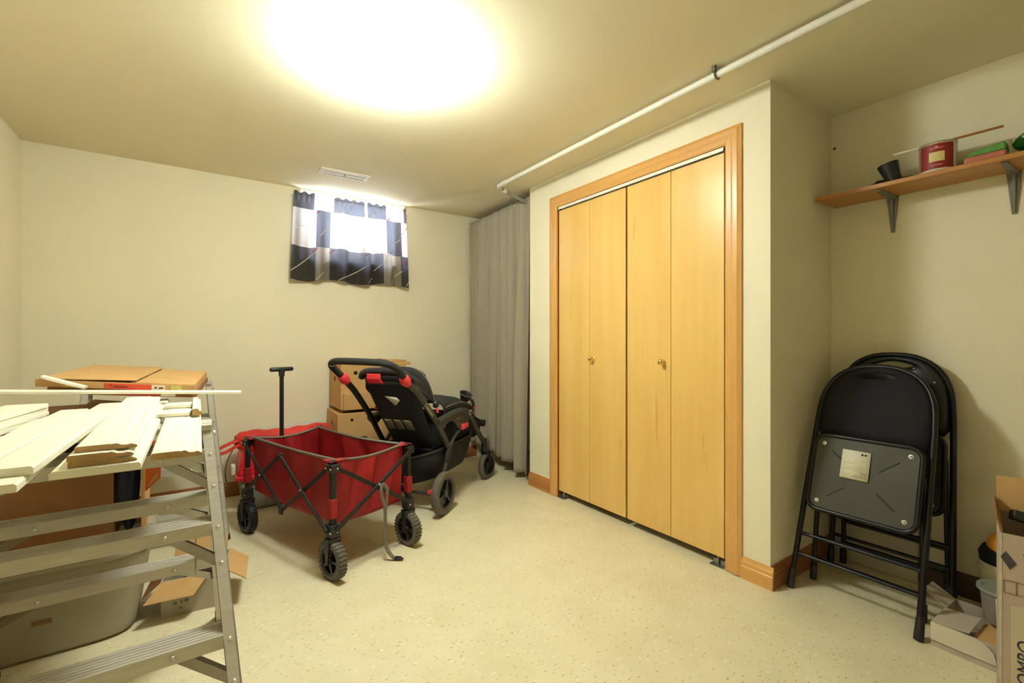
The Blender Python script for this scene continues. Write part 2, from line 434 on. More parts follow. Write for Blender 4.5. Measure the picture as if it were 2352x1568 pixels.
# ------------------------------------------------------------------ ceiling lamp
lx, ly = 0.65, 1.84
lamp = thing('ceiling_lamp', 'glowing round glass lamp fixed to the ceiling', 'lamp', (lx, ly, H))
MB().lathe([(.0, 0), (.085, 0), (.088, -.004), (.085, -.018), (.075, -.022), (0, -.022)], 40).build('base_plate', M_WHITE, lamp)
prof = [(.072, -.020)] + [(.155 * math.sin(R(a)), -.085 + .065 * math.cos(R(a))) for a in range(36, 181, 9)]
prof[-1] = (0, prof[-1][1])
gm = emit('lamp_glass', (0.92, 1.0, 0.99), LAMP)
MB().lathe(prof, 40).build('glass_globe', gm, lamp, smooth=60)

# ------------------------------------------------------------------ window
win = thing('window_1', 'x', None); del win['label']; win['kind'] = 'structure'
b = MB(); d0, d1 = YB - .008, YB + .2
b.box(WX0, WX0 + .018, d0, d1, WZ0, WZ1); b.box(WX1 - .018, WX1, d0, d1, WZ0, WZ1); b.box(WX0, WX1, d0, d1, WZ0, WZ0 + .018);
b.build('window_lining', wood('window_lining_wood', (226, 188, 130), (206, 164, 104), (180, 130, 76), .45, 'z', 2.0), win)
gx0, gx1, gz0, gz1 = .78, 1.40, 1.83, 2.24
b = MB(); fy0, fy1 = YB + .14, YB + .19
b.box(WX0 + .018, gx0, fy0, fy1, WZ0 + .018, WZ1 - .006); b.box(gx1, WX1 - .018, fy0, fy1, WZ0 + .018, WZ1 - .006)
b.box(gx0, gx1, fy0, fy1, WZ0 + .018, gz0); b.box(gx0, gx1, fy0, fy1, gz1, WZ1 - .006); b.box(1.06, 1.10, fy0, fy1, gz0, gz1)
b.build('window_frame', M_WHITE, win, bevel=.003)
M_GL = glass('window_glass')
for x0, x1 in ((gx0, 1.06), (1.10, gx1)):
    MB().box(x0 - .005, x1 + .005, YB + .163, YB + .167, gz0 - .005, gz1 + .005).build('window_pane', M_GL, win)

# patchwork window curtain on a thin rod
CZ0, CZ1 = 1.572, 2.238
def cu_pt(u, v, off=0.0):
    """u along the rod, v from top to hem"""
    x = .600 + .885 * u + (v * (-.028 + .05 * u))
    amp = .004 + .020 * min(1, v * 1.4)
    f = math.sin(u * 33 + .6) * amp + math.sin(u * 61 + 1.3) * amp * .45
    if v < .11: f = math.sin(u * 150) * .003 + math.sin(u * 83) * .002
    z = CZ1 + .008 * math.sin(u * 90) * (1 if v < .01 else 0) - (CZ1 - CZ0) * v - (.012 * math.sin(u * 14) * v)
    return (x, 3.768 - f - off, z)
def patch(u, v):
    if v < .18:
        return 0 if (u < .17 or .33 < u < .6 or .625 < u < .8 or u > .975) else 1
    if v < .61:
        return 0 if (.19 < u < .305 or .80 < u < .945) else (2 if .565 < u < .605 else 1)
    return 0 if (u < .19 or .305 < u < .77 or u > .93) else 2
cur = thing('window_curtain', 'short charcoal and grey patchwork curtain over the basement window', 'curtain', (0, 0, 0))
cm = [cloth('charcoal_linen', (70, 66, 60), .42, 300, (98, 100, 110)), cloth('pale_grey_linen', (172, 164, 156), .5, 300, (205, 203, 204)), cloth('mid_grey_linen', (150, 140, 122), .4, 300, (150, 146, 140))]
MB().grid(cu_pt, 160, 44, 0, patch).build('curtain_cloth', cm, cur, smooth=80)
M_STW = mat('cream_thread', (226, 218, 198), .7, var=0); M_STR = mat('red_thread', (206, 60, 70), .7, var=0)
def strip(mb, u0, v0, u1, v1, w=.0045, n=26):
    L, Rr = [], []
    du, dv = (u1 - u0) * .89, (v1 - v0) * .67; l = math.hypot(du, dv); nu, nv = -dv / l * w / .89, du / l * w / .67
    o = len(mb.v)
    for i in range(n + 1):
        t = i / n; u, v = u0 + (u1 - u0) * t, v0 + (v1 - v0) * t
        mb.v.append(Vector(cu_pt(u + nu / 2, v + nv / 2, .0025))); mb.v.append(Vector(cu_pt(u - nu / 2, v - nv / 2, .0025)))
    for i in range(n): mb.f.append([o + 2 * i, o + 2 * i + 1, o + 2 * i + 3, o + 2 * i + 2]); mb.m.append(0)
for a in ((.0, .91, .19, .66), (.02, .42, .10, .36), (.19, .99, .26, .90), (.375, .995, .605, .78), (.62, .98, .675, .92), (.27, .40, .31, .34), (.22, .48, .28, .38),
          (.31, .30, .41, .16), (.42, .11, .5, .03), (.62, .19, .70, .10), (.69, .83, .80, .70), (.80, .66, .87, .55), (.87, .48, .93, .40), (.93, .36, .985, .28), (.88, .88, .94, .80), (.84, .985, .87, .93), (.975, .985, .998, .93), (.255, .80, .30, .75)):
    q_ = MB(); strip(q_, *a); q_.build('pale_stitch', M_STW, cur)
for a in ((.165, .68, .20, .62), (.19, .22, .215, .19), (.30, .68, .35, .63), (.60, .66, .62, .62), (.80, .19, .84, .15), (.985, .27, 1.0, .24), (.945, .72, .985, .67)):
    q_ = MB(); strip(q_, *a, w=.006); q_.build('red_stitch', M_STR, cur)
b = MB().tube([(WX0 - .045, 3.787, 2.215), (WX1 + .0, 3.787, 2.215)], .006, 10)
for x in (WX0 - .045, WX1): b.tube([(x, 3.787, 2.215), (x, YB - .001, 2.215)], .006, 8)
tag(b.build('curtain_rod', M_WHITE), 'thin rod that carries the patchwork window curtain', 'curtain rod')

# ------------------------------------------------------------------ ceiling register
reg = thing('ceiling_vent', 'white perforated ceiling vent in front of the window', 'vent', (.855, 3.32, H), R(-2))
b = MB(); b.box(-.165, .165, -.065, .065, -.006, 0); b.box(-.15, .15, -.05, .05, -.010, -.006)
b.build('vent_plate', M_WHITE, reg, bevel=.003)
hb = MB()
for r in range(2):
    for i in range(22):
        x = -.13 + i * .0124 + (.0 if i < 11 else .006); y = -.028 + r * .056
        hb.box(x - .0042, x + .0042, y - .006, y + .006, -.0106, -.0095)
hb.box(-.006, .006, -.03, .03, -.0106, -.0095)
hb.build('vent_holes', mat('vent_hole_dark', (120, 112, 86), .9, var=0), reg)['kind'] = 'stuff'
sb = MB()
for i in range(24):
    x = -.138 + i * .012; sb.box(x - .002, x + .002, -.018, .018, -.0125, -.0095)
sb.build('vent_ribs', M_WHITE, reg)['kind'] = 'stuff'

# ------------------------------------------------------------------ ceiling pipe
pipe = thing('ceiling_pipe', 'white painted water pipe running under the ceiling past the closet', 'pipe', (1.835, YF, 2.25))
px, pz = 0.0, 0.0
pts = [(0, .005, 0), (0, 2.82 - YF, 0)] + [tuple(p) for p in arc((.035, 2.82 - YF, 0), .035, 180, 90, 8, (1, 0, 0), (0, 1, -.12))]
MB().tube(pts, .0155, 14).build('straight_run', M_PIPE, pipe, smooth=60)
y1 = 2.855 - YF
MB().tube([(.03, y1, -.004), (.10, y1 + .01, -.022), (.20, y1 + .02, -.045), (XC + .2 - 1.835, y1 + .04, -.095)], .0135, 12).build('branch_run', mat('grey_copper_pipe', (164, 158, 140), .5, .2, var=.08), pipe, smooth=60)
b = MB().tube([(.0, 2.74 - YF, 0), (.0, 2.785 - YF, 0)], .019, 14); b.build('elbow_collar', M_PIPE, pipe, smooth=60)
MB().tube([(.055, y1 + .004, -.012), (.085, y1 + .008, -.018)], .018, 14).build('elbow_collar', M_PIPE, pipe, smooth=60)
for yy in (1.112, -.3):
    b = MB(); b.tube(arc((0, yy - YF, 0), .0185, -200, 20, 14, (1, 0, 0), (0, 0, 1)), .004, 8)
    b.box(.015, .03, yy - YF - .008, yy - YF + .008, .0, .0295); b.box(-.03, -.015, yy - YF - .008, yy - YF + .008, .006, .0295)
    b.build('pipe_clip', mat('clip_steel', (120, 116, 104), .4, .6, var=0), pipe)

# ------------------------------------------------------------------ alcove curtain
rodz = 2.205
b = MB().tube([(2.150, YB - .001, rodz - .01), (2.150, YC1 + .001, rodz + .012)], .011, 12)
b.tube([(2.150, YB - .001, rodz - .01), (2.150, YB - .035, rodz - .01)], .017, 12)
tag(b.build('tension_rod', M_WHITE), 'white tension rod above the tall grey alcove curtain', 'curtain rod')
def dr_pt(u, v):
    y = 3.775 - u * (.935 - .05 * v)
    a = (.005 + .034 * min(1, v * 2.0))
    f = (abs(math.sin(u * 14 + .4 * math.sin(v * 2))) ** .7 * 1.3 - .7) * a + math.sin(u * 39 + 2 + v) * a * .45 + (math.sin(u * 120) * .003 if v < .2 else 0)
    zb = .16 - .05 * u - (.03 if u > .45 else 0) - (.035 if u > .78 else 0)
    top = rodz + .012 - .01 + u * .022
    for c_, w_, d_ in ((.055, .010, .02), (.17, .02, .018), (.40, .012, .04), (.54, .012, .035), (.68, .014, .03), (.765, .016, .045), (.93, .012, .04)):
        f += d_ * math.exp(-((u - c_ - .02 * v * math.sin(c_ * 40)) / w_) ** 2) * (.45 + .55 * min(1, v * 3))
    x = 2.122 + f * .9
    return (x, y, top + (zb - top) * v)
dm = cloth('grey_herringbone', (176, 166, 146), .06, 500)
dr = MB().grid(dr_pt, 260, 50).build('alcove_curtain', dm, smooth=80, solid=.002)
tag(dr, 'tall grey woven curtain hanging across the corner alcove', 'curtain')

# ------------------------------------------------------------------ wall shelf with brackets and things on it
SZ = 1.80
sh = thing('wall_shelf', 'long oak shelf board on grey brackets high on the wall', 'shelf', (2.64, .4, SZ))
MB().box(-.11, .109, -1.1, .61, 0, .02).build('shelf_board', M_SHELF, sh, bevel=.003)
for y in (.765, .37):
    b = MB(); y -= .4
    b.hexa([(.1035, y - .007, -.172), (.109, y - .007, -.172), (.109, y + .007, -.172), (.1035, y + .007, -.172)],
           [(.098, y - .022, -.0005), (.109, y - .022, -.0005), (.109, y + .022, -.0005), (.098, y + .022, -.0005)])
    b.hexa([(.099, y - .004, -.165), (.104, y - .004, -.165), (.104, y + .004, -.165), (.099, y + .004, -.165)],
           [(.084, y - .007, -.006), (.100, y - .007, -.006), (.100, y + .007, -.006), (.084, y + .007, -.006)])
    b.hexa([(-.085, y - .008, -.009), (.105, y - .015, -.016), (.105, y + .015, -.016), (-.085, y + .008, -.009)],
           [(-.085, y - .010, -.0005), (.105, y - .018, -.0005), (.105, y + .018, -.0005), (-.085, y + .010, -.0005)])
    b.build('shelf_bracket', M_BRACK, sh, bevel=.002)
ST = SZ + .0205
can = thing('paint_can', 'small paint can with dark red label on the shelf', 'paint can', (2.61, .574, ST))
MB().lathe([(0, 0), (.061, 0), (.0625, .003), (.061, .006), (.061, .118), (.063, .121), (.062, .127), (.056, .128), (.054, .122), (0, .122)], 36).build('can_body', mat('tin_metal', (206, 200, 186), .3, .7, var=.03), can, smooth=40)
def can_patch(name, a0, a1, z0, z1, r, m, n=16):
    MB().grid(lambda u, v: (r * math.cos(R(a0 + (a1 - a0) * u)), r * math.sin(R(a0 + (a1 - a0) * u)), z0 + (z1 - z0) * v), n, 2).build(name, m, can, smooth=60)
can_patch('red_label', 133, 243, .010, .116, .0616, mat('dark_red_label', (150, 34, 30), .5, var=.04))
can_patch('yellow_panel', 166, 212, .042, .082, .0621, mat('cream_label', (226, 206, 140), .5, var=.05))
can_patch('pale_band', 120, 256, .004, .012, .0619, M_PAPER)
can_patch('label_print', 170, 208, .096, .099, .0622, mat('pink_print', (222, 160, 146), .6, var=0))
can_patch('label_print', 184, 194, .099, .106, .0622, MATS['pink_print'])
can_patch('label_print', 172, 206, .026, .029, .0622, MATS['pink_print'])
sk = thing('paint_stick', 'thin stirring stick laid across the paint can, half white', 'stick', (2.607, .575, ST + .132))
MB().tube([(0, .15, .002), (0, .03, .002)], .0048, 8).build('white_end', mat('dried_white_paint', (244, 238, 214), .6, var=.03), sk)
MB().tube([(0, .03, .002), (0, -.195, .002)], .0050, 8).build('bare_wood', mat('stick_wood', (176, 112, 40), .6, var=.1), sk)

# vacuum floor nozzle
nz = thing('vacuum_nozzle', 'black vacuum cleaner nozzle with upright round neck on the shelf', 'nozzle', (2.62, .745, ST), R(8))
b = MB(); out = []
b.hexa([(-.035, -.10, .001), (.05, -.10, .001), (.05, .075, .001), (-.035, .075, .001)], [(-.01, -.085, .028), (.04, -.085, .028), (.03, .04, .034), (-.015, .04, .034)])
b.build('nozzle_foot', M_PLAST, nz, bevel=.006)
MB().tube([(.005, -.02, .02), (.002, -.012, .045), (-.002, -.003, .075), (-.004, .004, .1)], [.030, .031, .036, .040], 20, flat=1.0).build('nozzle_neck', M_PLAST, nz, smooth=50)
MB().tube([(-.0039, .0036, .0985), (-.0041, .0042, .1012)], .034, 20).build('neck_opening', M_DARK, nz)
tag(MB().hexa([(2.535, .80, ST), (2.60, .80, ST), (2.60, .985, ST), (2.535, .985, ST)], [(2.535, .80, ST + .003), (2.60, .80, ST + .003), (2.60, .985, ST + .003), (2.535, .985, ST + .003)]).build('paper_sheet', M_PAPER, origin=(2.57, .9, ST)), 'flat pale sheet lying at the corner end of the shelf', 'paper')

# packages at the right end of the shelf
pk = thing('sponge_pack', 'pink packet with a soft green sponge on top, on the shelf', 'packet', (2.60, .425, ST))
b = MB(); b.box(-.045, .05, -.060, .060, 0, .03); b.build('pink_packet', mat('pink_packet_film', (206, 122, 100), .5, var=.1), pk, bevel=.008)
MB().hexa([(-.045, -.058, .030), (.04, -.058, .030), (.04, .052, .030), (-.045, .052, .030)], [(-.03, -.055, .066), (.035, -.055, .066), (.03, .045, .048), (-.035, .045, .048)]).build('green_sponge', mat('green_sponge', (104, 168, 82), .8, var=.08, scale=30, bump=.3), pk, bevel=.006)
bagm = mat('green_foil', (24, 96, 20), .25, .2, var=.2, scale=30, bump=.8, bscale=30)
def bag_pt(u, v):
    a = 2 * math.pi * u; t = math.sin(math.pi * v) ** .6
    k = 1 + .12 * math.sin(5 * a + 9 * v) + .07 * math.sin(9 * a + 20 * v)
    return (2.60 + .055 * t * k * math.cos(a), .345 - .15 * v + .012, ST + .048 + .047 * t * min(1.0, k) * math.sin(a))
bg_o = MB().grid(bag_pt, 40, 24).build('foil_bag', bagm, smooth=50, origin=(2.6, .3, ST)); tag(bg_o, 'crinkled shiny green foil bag at the end of the shelf', 'bag')
pl = thing('plastic_nozzle', 'long pale pointed applicator nozzle beside the green sponge', 'nozzle', (2.70, .48, ST))
MB().tube([(-.012, .055, .045), (-.008, .03, .055), (-.004, -.01, .068), (.0, -.05, .082), (.005, -.09, .092)], [.004, .008, .011, .012, .009], 12).build('tapered_tip', mat('milky_plastic', (206, 196, 156), .45, var=.04), pl, smooth=50)
MB().lathe([(0, 0), (.02, 0), (.02, .10), (0, .10)], 16, 0, Matrix.Translation((.012, -.09, 0))).build('tube_collar', MATS['milky_plastic'], pl)

# ------------------------------------------------------------------ folding chairs leaning in the recess
def chair(label, loc, tilt, rear_x, sticker):
    root = thing('folding_chair', label, 'chair', loc)
    sT, cT = math.sin(R(tilt)), math.cos(R(tilt))
    def q(w, l, n=0.0): return Vector((l * sT - n * cT, w, l * cT + n * sT))
    L = 1.05; hw = .222
    def arch(t, rr=0.0):                       # t 0..1 from left shoulder over the top to the right shoulder
        a = math.pi * (1 - t); k = .80
        return ((hw - .014 - rr) * (1 if math.cos(a) > 0 else -1) * abs(math.cos(a)) ** k, .80 + (L - .80 - rr) * abs(math.sin(a)) ** k)
    side = [(-hw, .012), (-hw + .006, .45), (-hw + .012, .78)]
    pts = [q(*p) for p in side] + [q(*arch(i / 22)) for i in range(1, 22)] + [q(-w, l) for w, l in side[::-1]]
    MB().tube(pts, .0115, 12).build('front_frame', M_BLACKM, root, smooth=60)
    for s in (-1, 1):
        MB().tube([q(s * hw, -.0 + .004), q(s * hw, .06), q(s * hw, .085)], [.016, .0145, .0135], 12).build('foot_cap', M_PLAST, root, smooth=60)
    # rear leg frame
    rp = []
    for s in (-1, 1):
        top = q(s * .185, .60, -.018); bot = Vector((rear_x, s * .195, .012))
        MB().tube([bot, top], .0105, 12).build('rear_leg', M_BLACKM, root, smooth=60)
        MB().tube([Vector((rear_x, s * .195, .002)), bot + (top - bot) * .1], .0145, 12).build('foot_cap', M_PLAST, root, smooth=60)
        rp.append((bot, top))
    for k in (.16, .34):
        MB().tube([rp[0][0].lerp(rp[0][1], k), rp[1][0].lerp(rp[1][1], k)], .0075, 10).build('crossbar', M_BLACKM, root, smooth=60)
    for l in (.155, .245):
        MB().tube([q(-hw + .004, l), q(hw - .004, l)], .008, 10).build('crossbar', M_BLACKM, root, smooth=60)
    # back panel with lens shaped hand hole
    n = 72; outer = []; hole = []
    hc = L - .036
    for i in range(n):
        a = 2 * math.pi * i / n; dx, dy = math.cos(a), math.sin(a)
        lo, hi = 0.0, 1.0
        def inside(w, l):
            if l < .70: return False
            if l <= .80: return abs(w) < hw - .022
            u = abs(w) / (hw - .022)
            return u < 1 and l < .80 + (L - .80 - .008) * (1 - u ** (2 / .8)) ** (.8 / 2)
        for _ in range(30):
            mid = (lo + hi) / 2
            if inside(dx * mid, hc + dy * mid): lo = mid
            else: hi = mid
        outer.append((dx * lo, hc + dy * lo))
        hx, hy = .078 * dx, (.026 * dy if dy < 0 else .010 * dy) * (1 - .3 * dx * dx) - .012 * dx * dx
        hole.append((hx, hc + hy))
    mb = MB(); K = 6
    for k in range(K + 1):
        t = k / K
        for (ow, ol), (iw, il) in zip(outer, hole):
            w, l = iw + (ow - iw) * t, il + (ol - il) * t
            mb.v.append(q(w, l, .016 * (1 - (w / hw) ** 2) * 0 + .012 * math.sin(math.pi * min(1, t * .92 + .08)) - .004))
    for k in range(K):
        for i in range(n):
            j = (i + 1) % n; mb.f.append([k * n + i, k * n + j, (k + 1) * n + j, (k + 1) * n + i]); mb.m.append(0)
    mb.build('back_panel', M_BLKFAB if sticker else M_BLACK, root, smooth=50, solid=.012)
    for w, l in (() if sticker else ((-.078, L - .062), (.078, L - .062), (-.15, L - .12), (.15, L - .12))):
        MB().lathe([(0, .005), (.003, .004), (.0045, .001), (.0045, -.006)], 10, 0, axes(q(w, l, .014), (0, -1, 0), (sT, 0, cT))).build('bolt', M_RIVET, root)
    # seat folded up: underside towards the room
    cl = .535; W, Ln = .385, .335
    o = rounded(W, Ln, .045, 8)
    rim = [q(a, cl + b_, .034) for a, b_ in o]
    MB().tube(rim, .010, 10, closed=True).build('seat_rim', M_BLACKM, root, smooth=60)
    mb = MB(); m_ = len(o)
    mb.v = [q(a * .985, cl + b_ * .985, .036) for a, b_ in o] + [q(a * .2, cl + b_ * .2, .031) for a, b_ in o]
    mb.f = [[i, (i + 1) % m_, m_ + (i + 1) % m_, m_ + i] for i in range(m_)] + [[m_ + i for i in range(m_)]]; mb.m = [0] * (m_ + 1)
    mb.build('seat_pan', mat('gunmetal_pan', (70, 68, 60), .32, .45, var=.05), root, smooth=60)
    mb = MB(); mb.v = [q(a * .98, cl + b_ * .98, .024) for a, b_ in o] + [q(a * .94, cl + b_ * .94, .006) for a, b_ in o]
    mb.f = [[i, (i + 1) % m_, m_ + (i + 1) % m_, m_ + i] for i in range(m_)] + [[m_ + i for i in range(m_)], list(range(m_))[::-1]]; mb.m = [0] * (m_ + 2)
    mb.build('seat_cushion', M_BLKFAB, root, smooth=60)
    for sx in (-1, 1):
        for sy in (-1, 1):
            MB().tube([q(sx * .055, cl + sy * .045, .031), q(sx * .12, cl + sy * .10, .0345)], .0035, 8).build('pressed_rib', MATS['gunmetal_pan'], root, smooth=60)
            c = q(sx * .155, cl + sy * .13, .036)
            MB().lathe([(0, .006), (.004, .005), (.006, .001), (.0085, .0008), (.009, -.002)], 12, 0, axes(c, (0, -1, 0), (sT, 0, cT))).build('seat_bolt', M_RIVET, root, smooth=50)
    if sticker:
        sw, sl = .052, .062; c0 = (.028, cl + .055)
        MB().add([q(c0[0] + a, c0[1] + b_, .0375) for a, b_ in ((-sw, -sl), (sw, -sl), (sw, sl), (-sw, sl))] , [(0, 1, 2, 3)]).build('paper_sticker', M_PAPER, root, solid=.0006)
        pr = MB()
        def ln(x0, x1, y, h=.0022):
            pr.add([q(c0[0] + a, c0[1] + b_, .0384) for a, b_ in ((x0, y), (x1, y), (x1, y + h), (x0, y + h))], [(0, 1, 2, 3)])
        for i in range(7): ln(-.03, .005 + .02 * (i % 3), .02 - .008 * i, .0012)
        ln(-.045, .0, -.046, .002); ln(-.045, .01, -.051, .002)
        for i in range(8): ln(-.044 + i * .0028, -.0425 + i * .0028, -.04, .012)
        pr.build('sticker_print', mat('sticker_ink', (176, 160, 110), .7, var=0), root)
        ic = MB()
        for x in (-.022, -.034): ic.add([q(c0[0] + x + .005 * math.cos(a), c0[1] + .048 + .005 * math.sin(a), .0384) for a in [i * math.pi / 4 for i in range(8)]], [list(range(8))])
        ic.build('sticker_symbol', M_INK, root)
    return root
chair('black folding chair leaning in front, with a white sticker under its seat', (2.20, .760, 0), 19.0, .165, True)
chair('black folding chair standing behind the stickered one, against the recess wall', (2.585, .745, 0), 5.5, .075, False)
# pale rounded board behind the chairs
o = [(-.17, 0), (.17, 0), (.17, .80)] + [(.17 * math.cos(R(a)), .80 + .15 * math.sin(R(a))) for a in range(10, 180, 10)] + [(-.17, .80)]
pb = MB().prism(o, (2.708, .835, 0), (2.73, .835, 0), (0, 1, 0), (0, 0, 1)).build('round_topped_board', mat('pale_board', (206, 196, 172), .6, var=.03), origin=(2.72, .835, 0), bevel=.004)
tag(pb, 'pale round-topped panel standing behind the black folding chairs', 'panel')

# ------------------------------------------------------------------ cartons and pails at the right
def carton(root, w, d, h, m, min_, th=.004, bottom=True):
    """open-topped carton, origin at the centre of its floor"""
    b = MB(); a, c = w / 2, d / 2
    b.box(-a, a, -c, c, 0, th, 0)
    b.box(-a, -a + th, -c, c, th, h); b.box(a - th, a, -c, c, th, h)
    b.box(-a + th, a - th, -c, -c + th, th, h); b.box(-a + th, a - th, c - th, c, th, h)
    return b.build('carton_body', m, root)
def flap(root, p0, p1, out, m, th=.004):
    """cardboard flap hinged on the edge p0-p1, reaching out by the vector"""
    p0, p1, out = Vector(p0), Vector(p1), Vector(out); n = (p1 - p0).cross(out).normalized() * th
    return MB().hexa([p0, p1, p1 + out, p0 + out], [p0 + n, p1 + n, p1 + out + n, p0 + out + n]).build('carton_flap', m, root)
def quad(name, root, c, ex, ey, w, h, m, th=.0006):
    c, ex, ey = Vector(c), Vector(ex).normalized(), Vector(ey).normalized(); n = ex.cross(ey) * th
    k = [c - ex * w / 2 - ey * h / 2, c + ex * w / 2 - ey * h / 2, c + ex * w / 2 + ey * h / 2, c - ex * w / 2 + ey * h / 2]
    return MB().hexa([p - n for p in k], [p + n for p in k]).build(name, m, root)

rz = R(10)
tc = thing('printed_carton', 'tall mauve-grey printed carton with open brown flaps and stuff inside', 'box',
           (1.90 + .13 * math.cos(rz) + .2 * math.sin(rz), .285 + .13 * math.sin(rz) - .2 * math.cos(rz), 0), rz)
carton(tc, .26, .40, .562, M_CARDP, M_CARD2)
flap(tc, (.128, .2, .562), (.128, -.2, .562), (.03, 0, .105), M_CARD)
flap(tc, (-.13, .196, .56), (.13, .196, .56), (0, .012, .045), M_CARD2)
quad('raw_edge', tc, (-.1305, .198, .28), (0, 1, 0), (0, 0, 1), .006, .56, mat('white_edge', (206, 198, 180), .8, var=.1, scale=40))
fx = -.1308
quad('white_print_panel', tc, (fx, .053, .19), (0, -1, 0), (0, 0, 1), .25, .345, mat('cream_print', (206, 192, 162), .7, var=.02))
for y, z in ((.183, .488), (.140, .506), (.06, .495)):
    p = MB().add([(fx - .0008, y + a, z + c) for a, c in ((-.016, -.006), (.005, .025), (.015, .006), (-.003, -.026))], [(0, 1, 2, 3)])
    p.build('printed_tile', mat('slate_print', (72, 68, 74), .6, var=.15, scale=60), tc)
fr = MB()
for z in (.395, .43): fr.box(fx - .001, fx, -.15, .192, z - .0008, z + .0008)
for y in (.192, .168, .12, .06): fr.box(fx - .001, fx, y - .0008, y + .0008, .395, .43)
fr.build('printed_table', mat('brown_print', (140, 112, 86), .7, var=0), tc)
text('printed_text', 'ATE COMBO', .042, M_INK, axes((fx - .0014, .150, .150), (0, 0, 1), (0, 1, 0)), tc, shear=.1)
def loose(name, label, cat, loc, dims, m, rot=(0, 0, 0), bevel=.003):
    w, d, h = dims
    o = MB().box(-w / 2, w / 2, -d / 2, d / 2, 0, h).build(name, m, bevel=bevel)
    o.location = loc; o.rotation_euler = rot
    return tag(o, label, cat)
cx, cy = tc.location.x, tc.location.y
gp = thing('green_packet', 'green packet with a grey picture inside the tall printed carton', 'packet', (cx - .01, cy + .05, .505), R(30))
MB().box(-.07, .07, -.05, .05, 0, .03).build('packet_body', mat('bright_green_print', (70, 176, 70), .5, var=.05), gp, bevel=.002)
quad('packet_picture', gp, (.01, -.005, .0305), (1, 0, 0), (0, 1, 0), .08, .06, mat('grey_picture', (140, 146, 130), .6, var=.2, scale=40))
MB().box(-.085, -.07, -.03, .03, .005, .025).build('packet_tab', M_PAPER, gp)
loose('black_case', 'black slim case leaning inside the tall printed carton', 'case', (cx + .045, cy + .13, .545), (.04, .11, .03), M_PLAST, (R(14), R(18), R(24)))
loose('folded_paper', 'folded cream paper sticking out of the tall printed carton', 'paper', (cx + .05, cy - .03, .52), (.02, .09, .11), M_PAPER, (0, R(-22), R(20)))
loose('filler_stack', 'dark stack of goods filling the tall printed carton', 'goods', (cx, cy, .006), (.22, .34, .49), M_CARD2, (0, 0, rz), .01)

wc = thing('open_carton', 'low pale carton lying on the floor with open flaps by the chairs', 'box', (2.34, .345, 0), R(-2))
carton(wc, .27, .31, .088, M_CARDW, M_CARDIN)
MB().box(-.128, .128, -.15, .05, .070, .074).build('inner_tray', M_CARDIN, wc)
flap(wc, (-.13, .155, .088), (.02, .155, .088), (.0, -.10, .008), M_CARDW)
flap(wc, (.135, .155, .088), (.03, .153, .088), (.01, .07, .035), M_CARDW)
b = MB(); o = [(.19, .03), (.19, .088), (.03, .088)] + [(.03 + .02 - .02 * math.cos(R(a)) * 1, .05 - .0 + .038 * math.cos(R(a))) for a in (20, 60, 90)] + [(.07, .03)]
o = [(.155, .024), (.155, .088), (.035, .088), (.010, .080), (-.006, .062), (-.012, .040), (-.012, .024)]
b.prism(o, (-.137, 0, 0), (-.1405, 0, 0), (0, 1, 0), (0, 0, 1)).build('tuck_flap', mat('cream_carton_flap', (222, 210, 186), .75, var=.03), wc)
flap(wc, (-.135, -.02, .088), (-.135, -.155, .088), (.12, 0, -.004), M_CARDIN)

bk = thing('clear_bucket', 'small cloudy plastic bucket with a lid on the low open carton', 'bucket', (2.395, .352, .093))
MB().lathe([(0, 0), (.046, 0), (.048, .004), (.058, .108), (.060, .112), (.060, .118), (.057, .118), (.045, .010), (0, .008)], 32).build('bucket_wall', M_CLEAR, bk, smooth=40)
MB().lathe([(0, .112), (.052, .112), (.054, .118), (.0645, .119), (.066, .112), (.068, .112), (.067, .123), (.054, .1225), (.05, .117), (0, .117)], 32).build('bucket_lid', mat('translucent_lid', (150, 156, 140), .25, var=.03), bk, smooth=40)
can2 = MB().grid(lambda u, v: (.0500 * math.cos(R(172 + 16 * u)) * (1 + .16 * v), .0500 * math.sin(R(172 + 16 * u)) * (1 + .16 * v), .015 + .085 * v), 6, 2)
can2.build('measuring_scale', M_PAPER, bk, solid=.001)
pa = thing('white_pail', 'white pail with an ear for its handle, behind the clear bucket', 'pail', (2.62, .365, 0))
MB().lathe([(0, 0), (.072, 0), (.074, .004), (.086, .20), (.092, .202), (.092, .216), (.087, .218), (.087, .238), (.084, .238), (.071, .012), (0, .010)], 36).build('pail_wall', mat('white_pail_plastic', (214, 206, 178), .45, var=.04), pa, smooth=40)
MB().lathe([(0, 0), (.014, 0), (.014, .010), (.008, .012), (0, .012)], 14, 0, axes((-.05, .075, .215), (.8, .55, 0), (0, 0, 1)) @ Matrix.Rotation(R(0), 4, 'X')).build('handle_ear', MATS['white_pail_plastic'], pa)
ob = thing('orange_duster', 'black pad with a rounded orange cap sitting in the white pail', 'cleaning pad', (2.615, .37, .20))
MB().lathe([(0, .0), (.06, .0), (.078, .03), (.082, .07), (.070, .095), (0, .097)], 28).build('black_pad', M_BLKFAB, ob, smooth=60)
p = [(0.0, .088)] + [(.085 * math.cos(R(a)), .10 + .055 * math.sin(R(a))) for a in range(-20, 90, 11)] + [(0, .155)]
MB().lathe(p, 28, 0, Matrix.Rotation(R(14), 4, 'X')).build('orange_cap', M_ORANGE, ob, smooth=60)

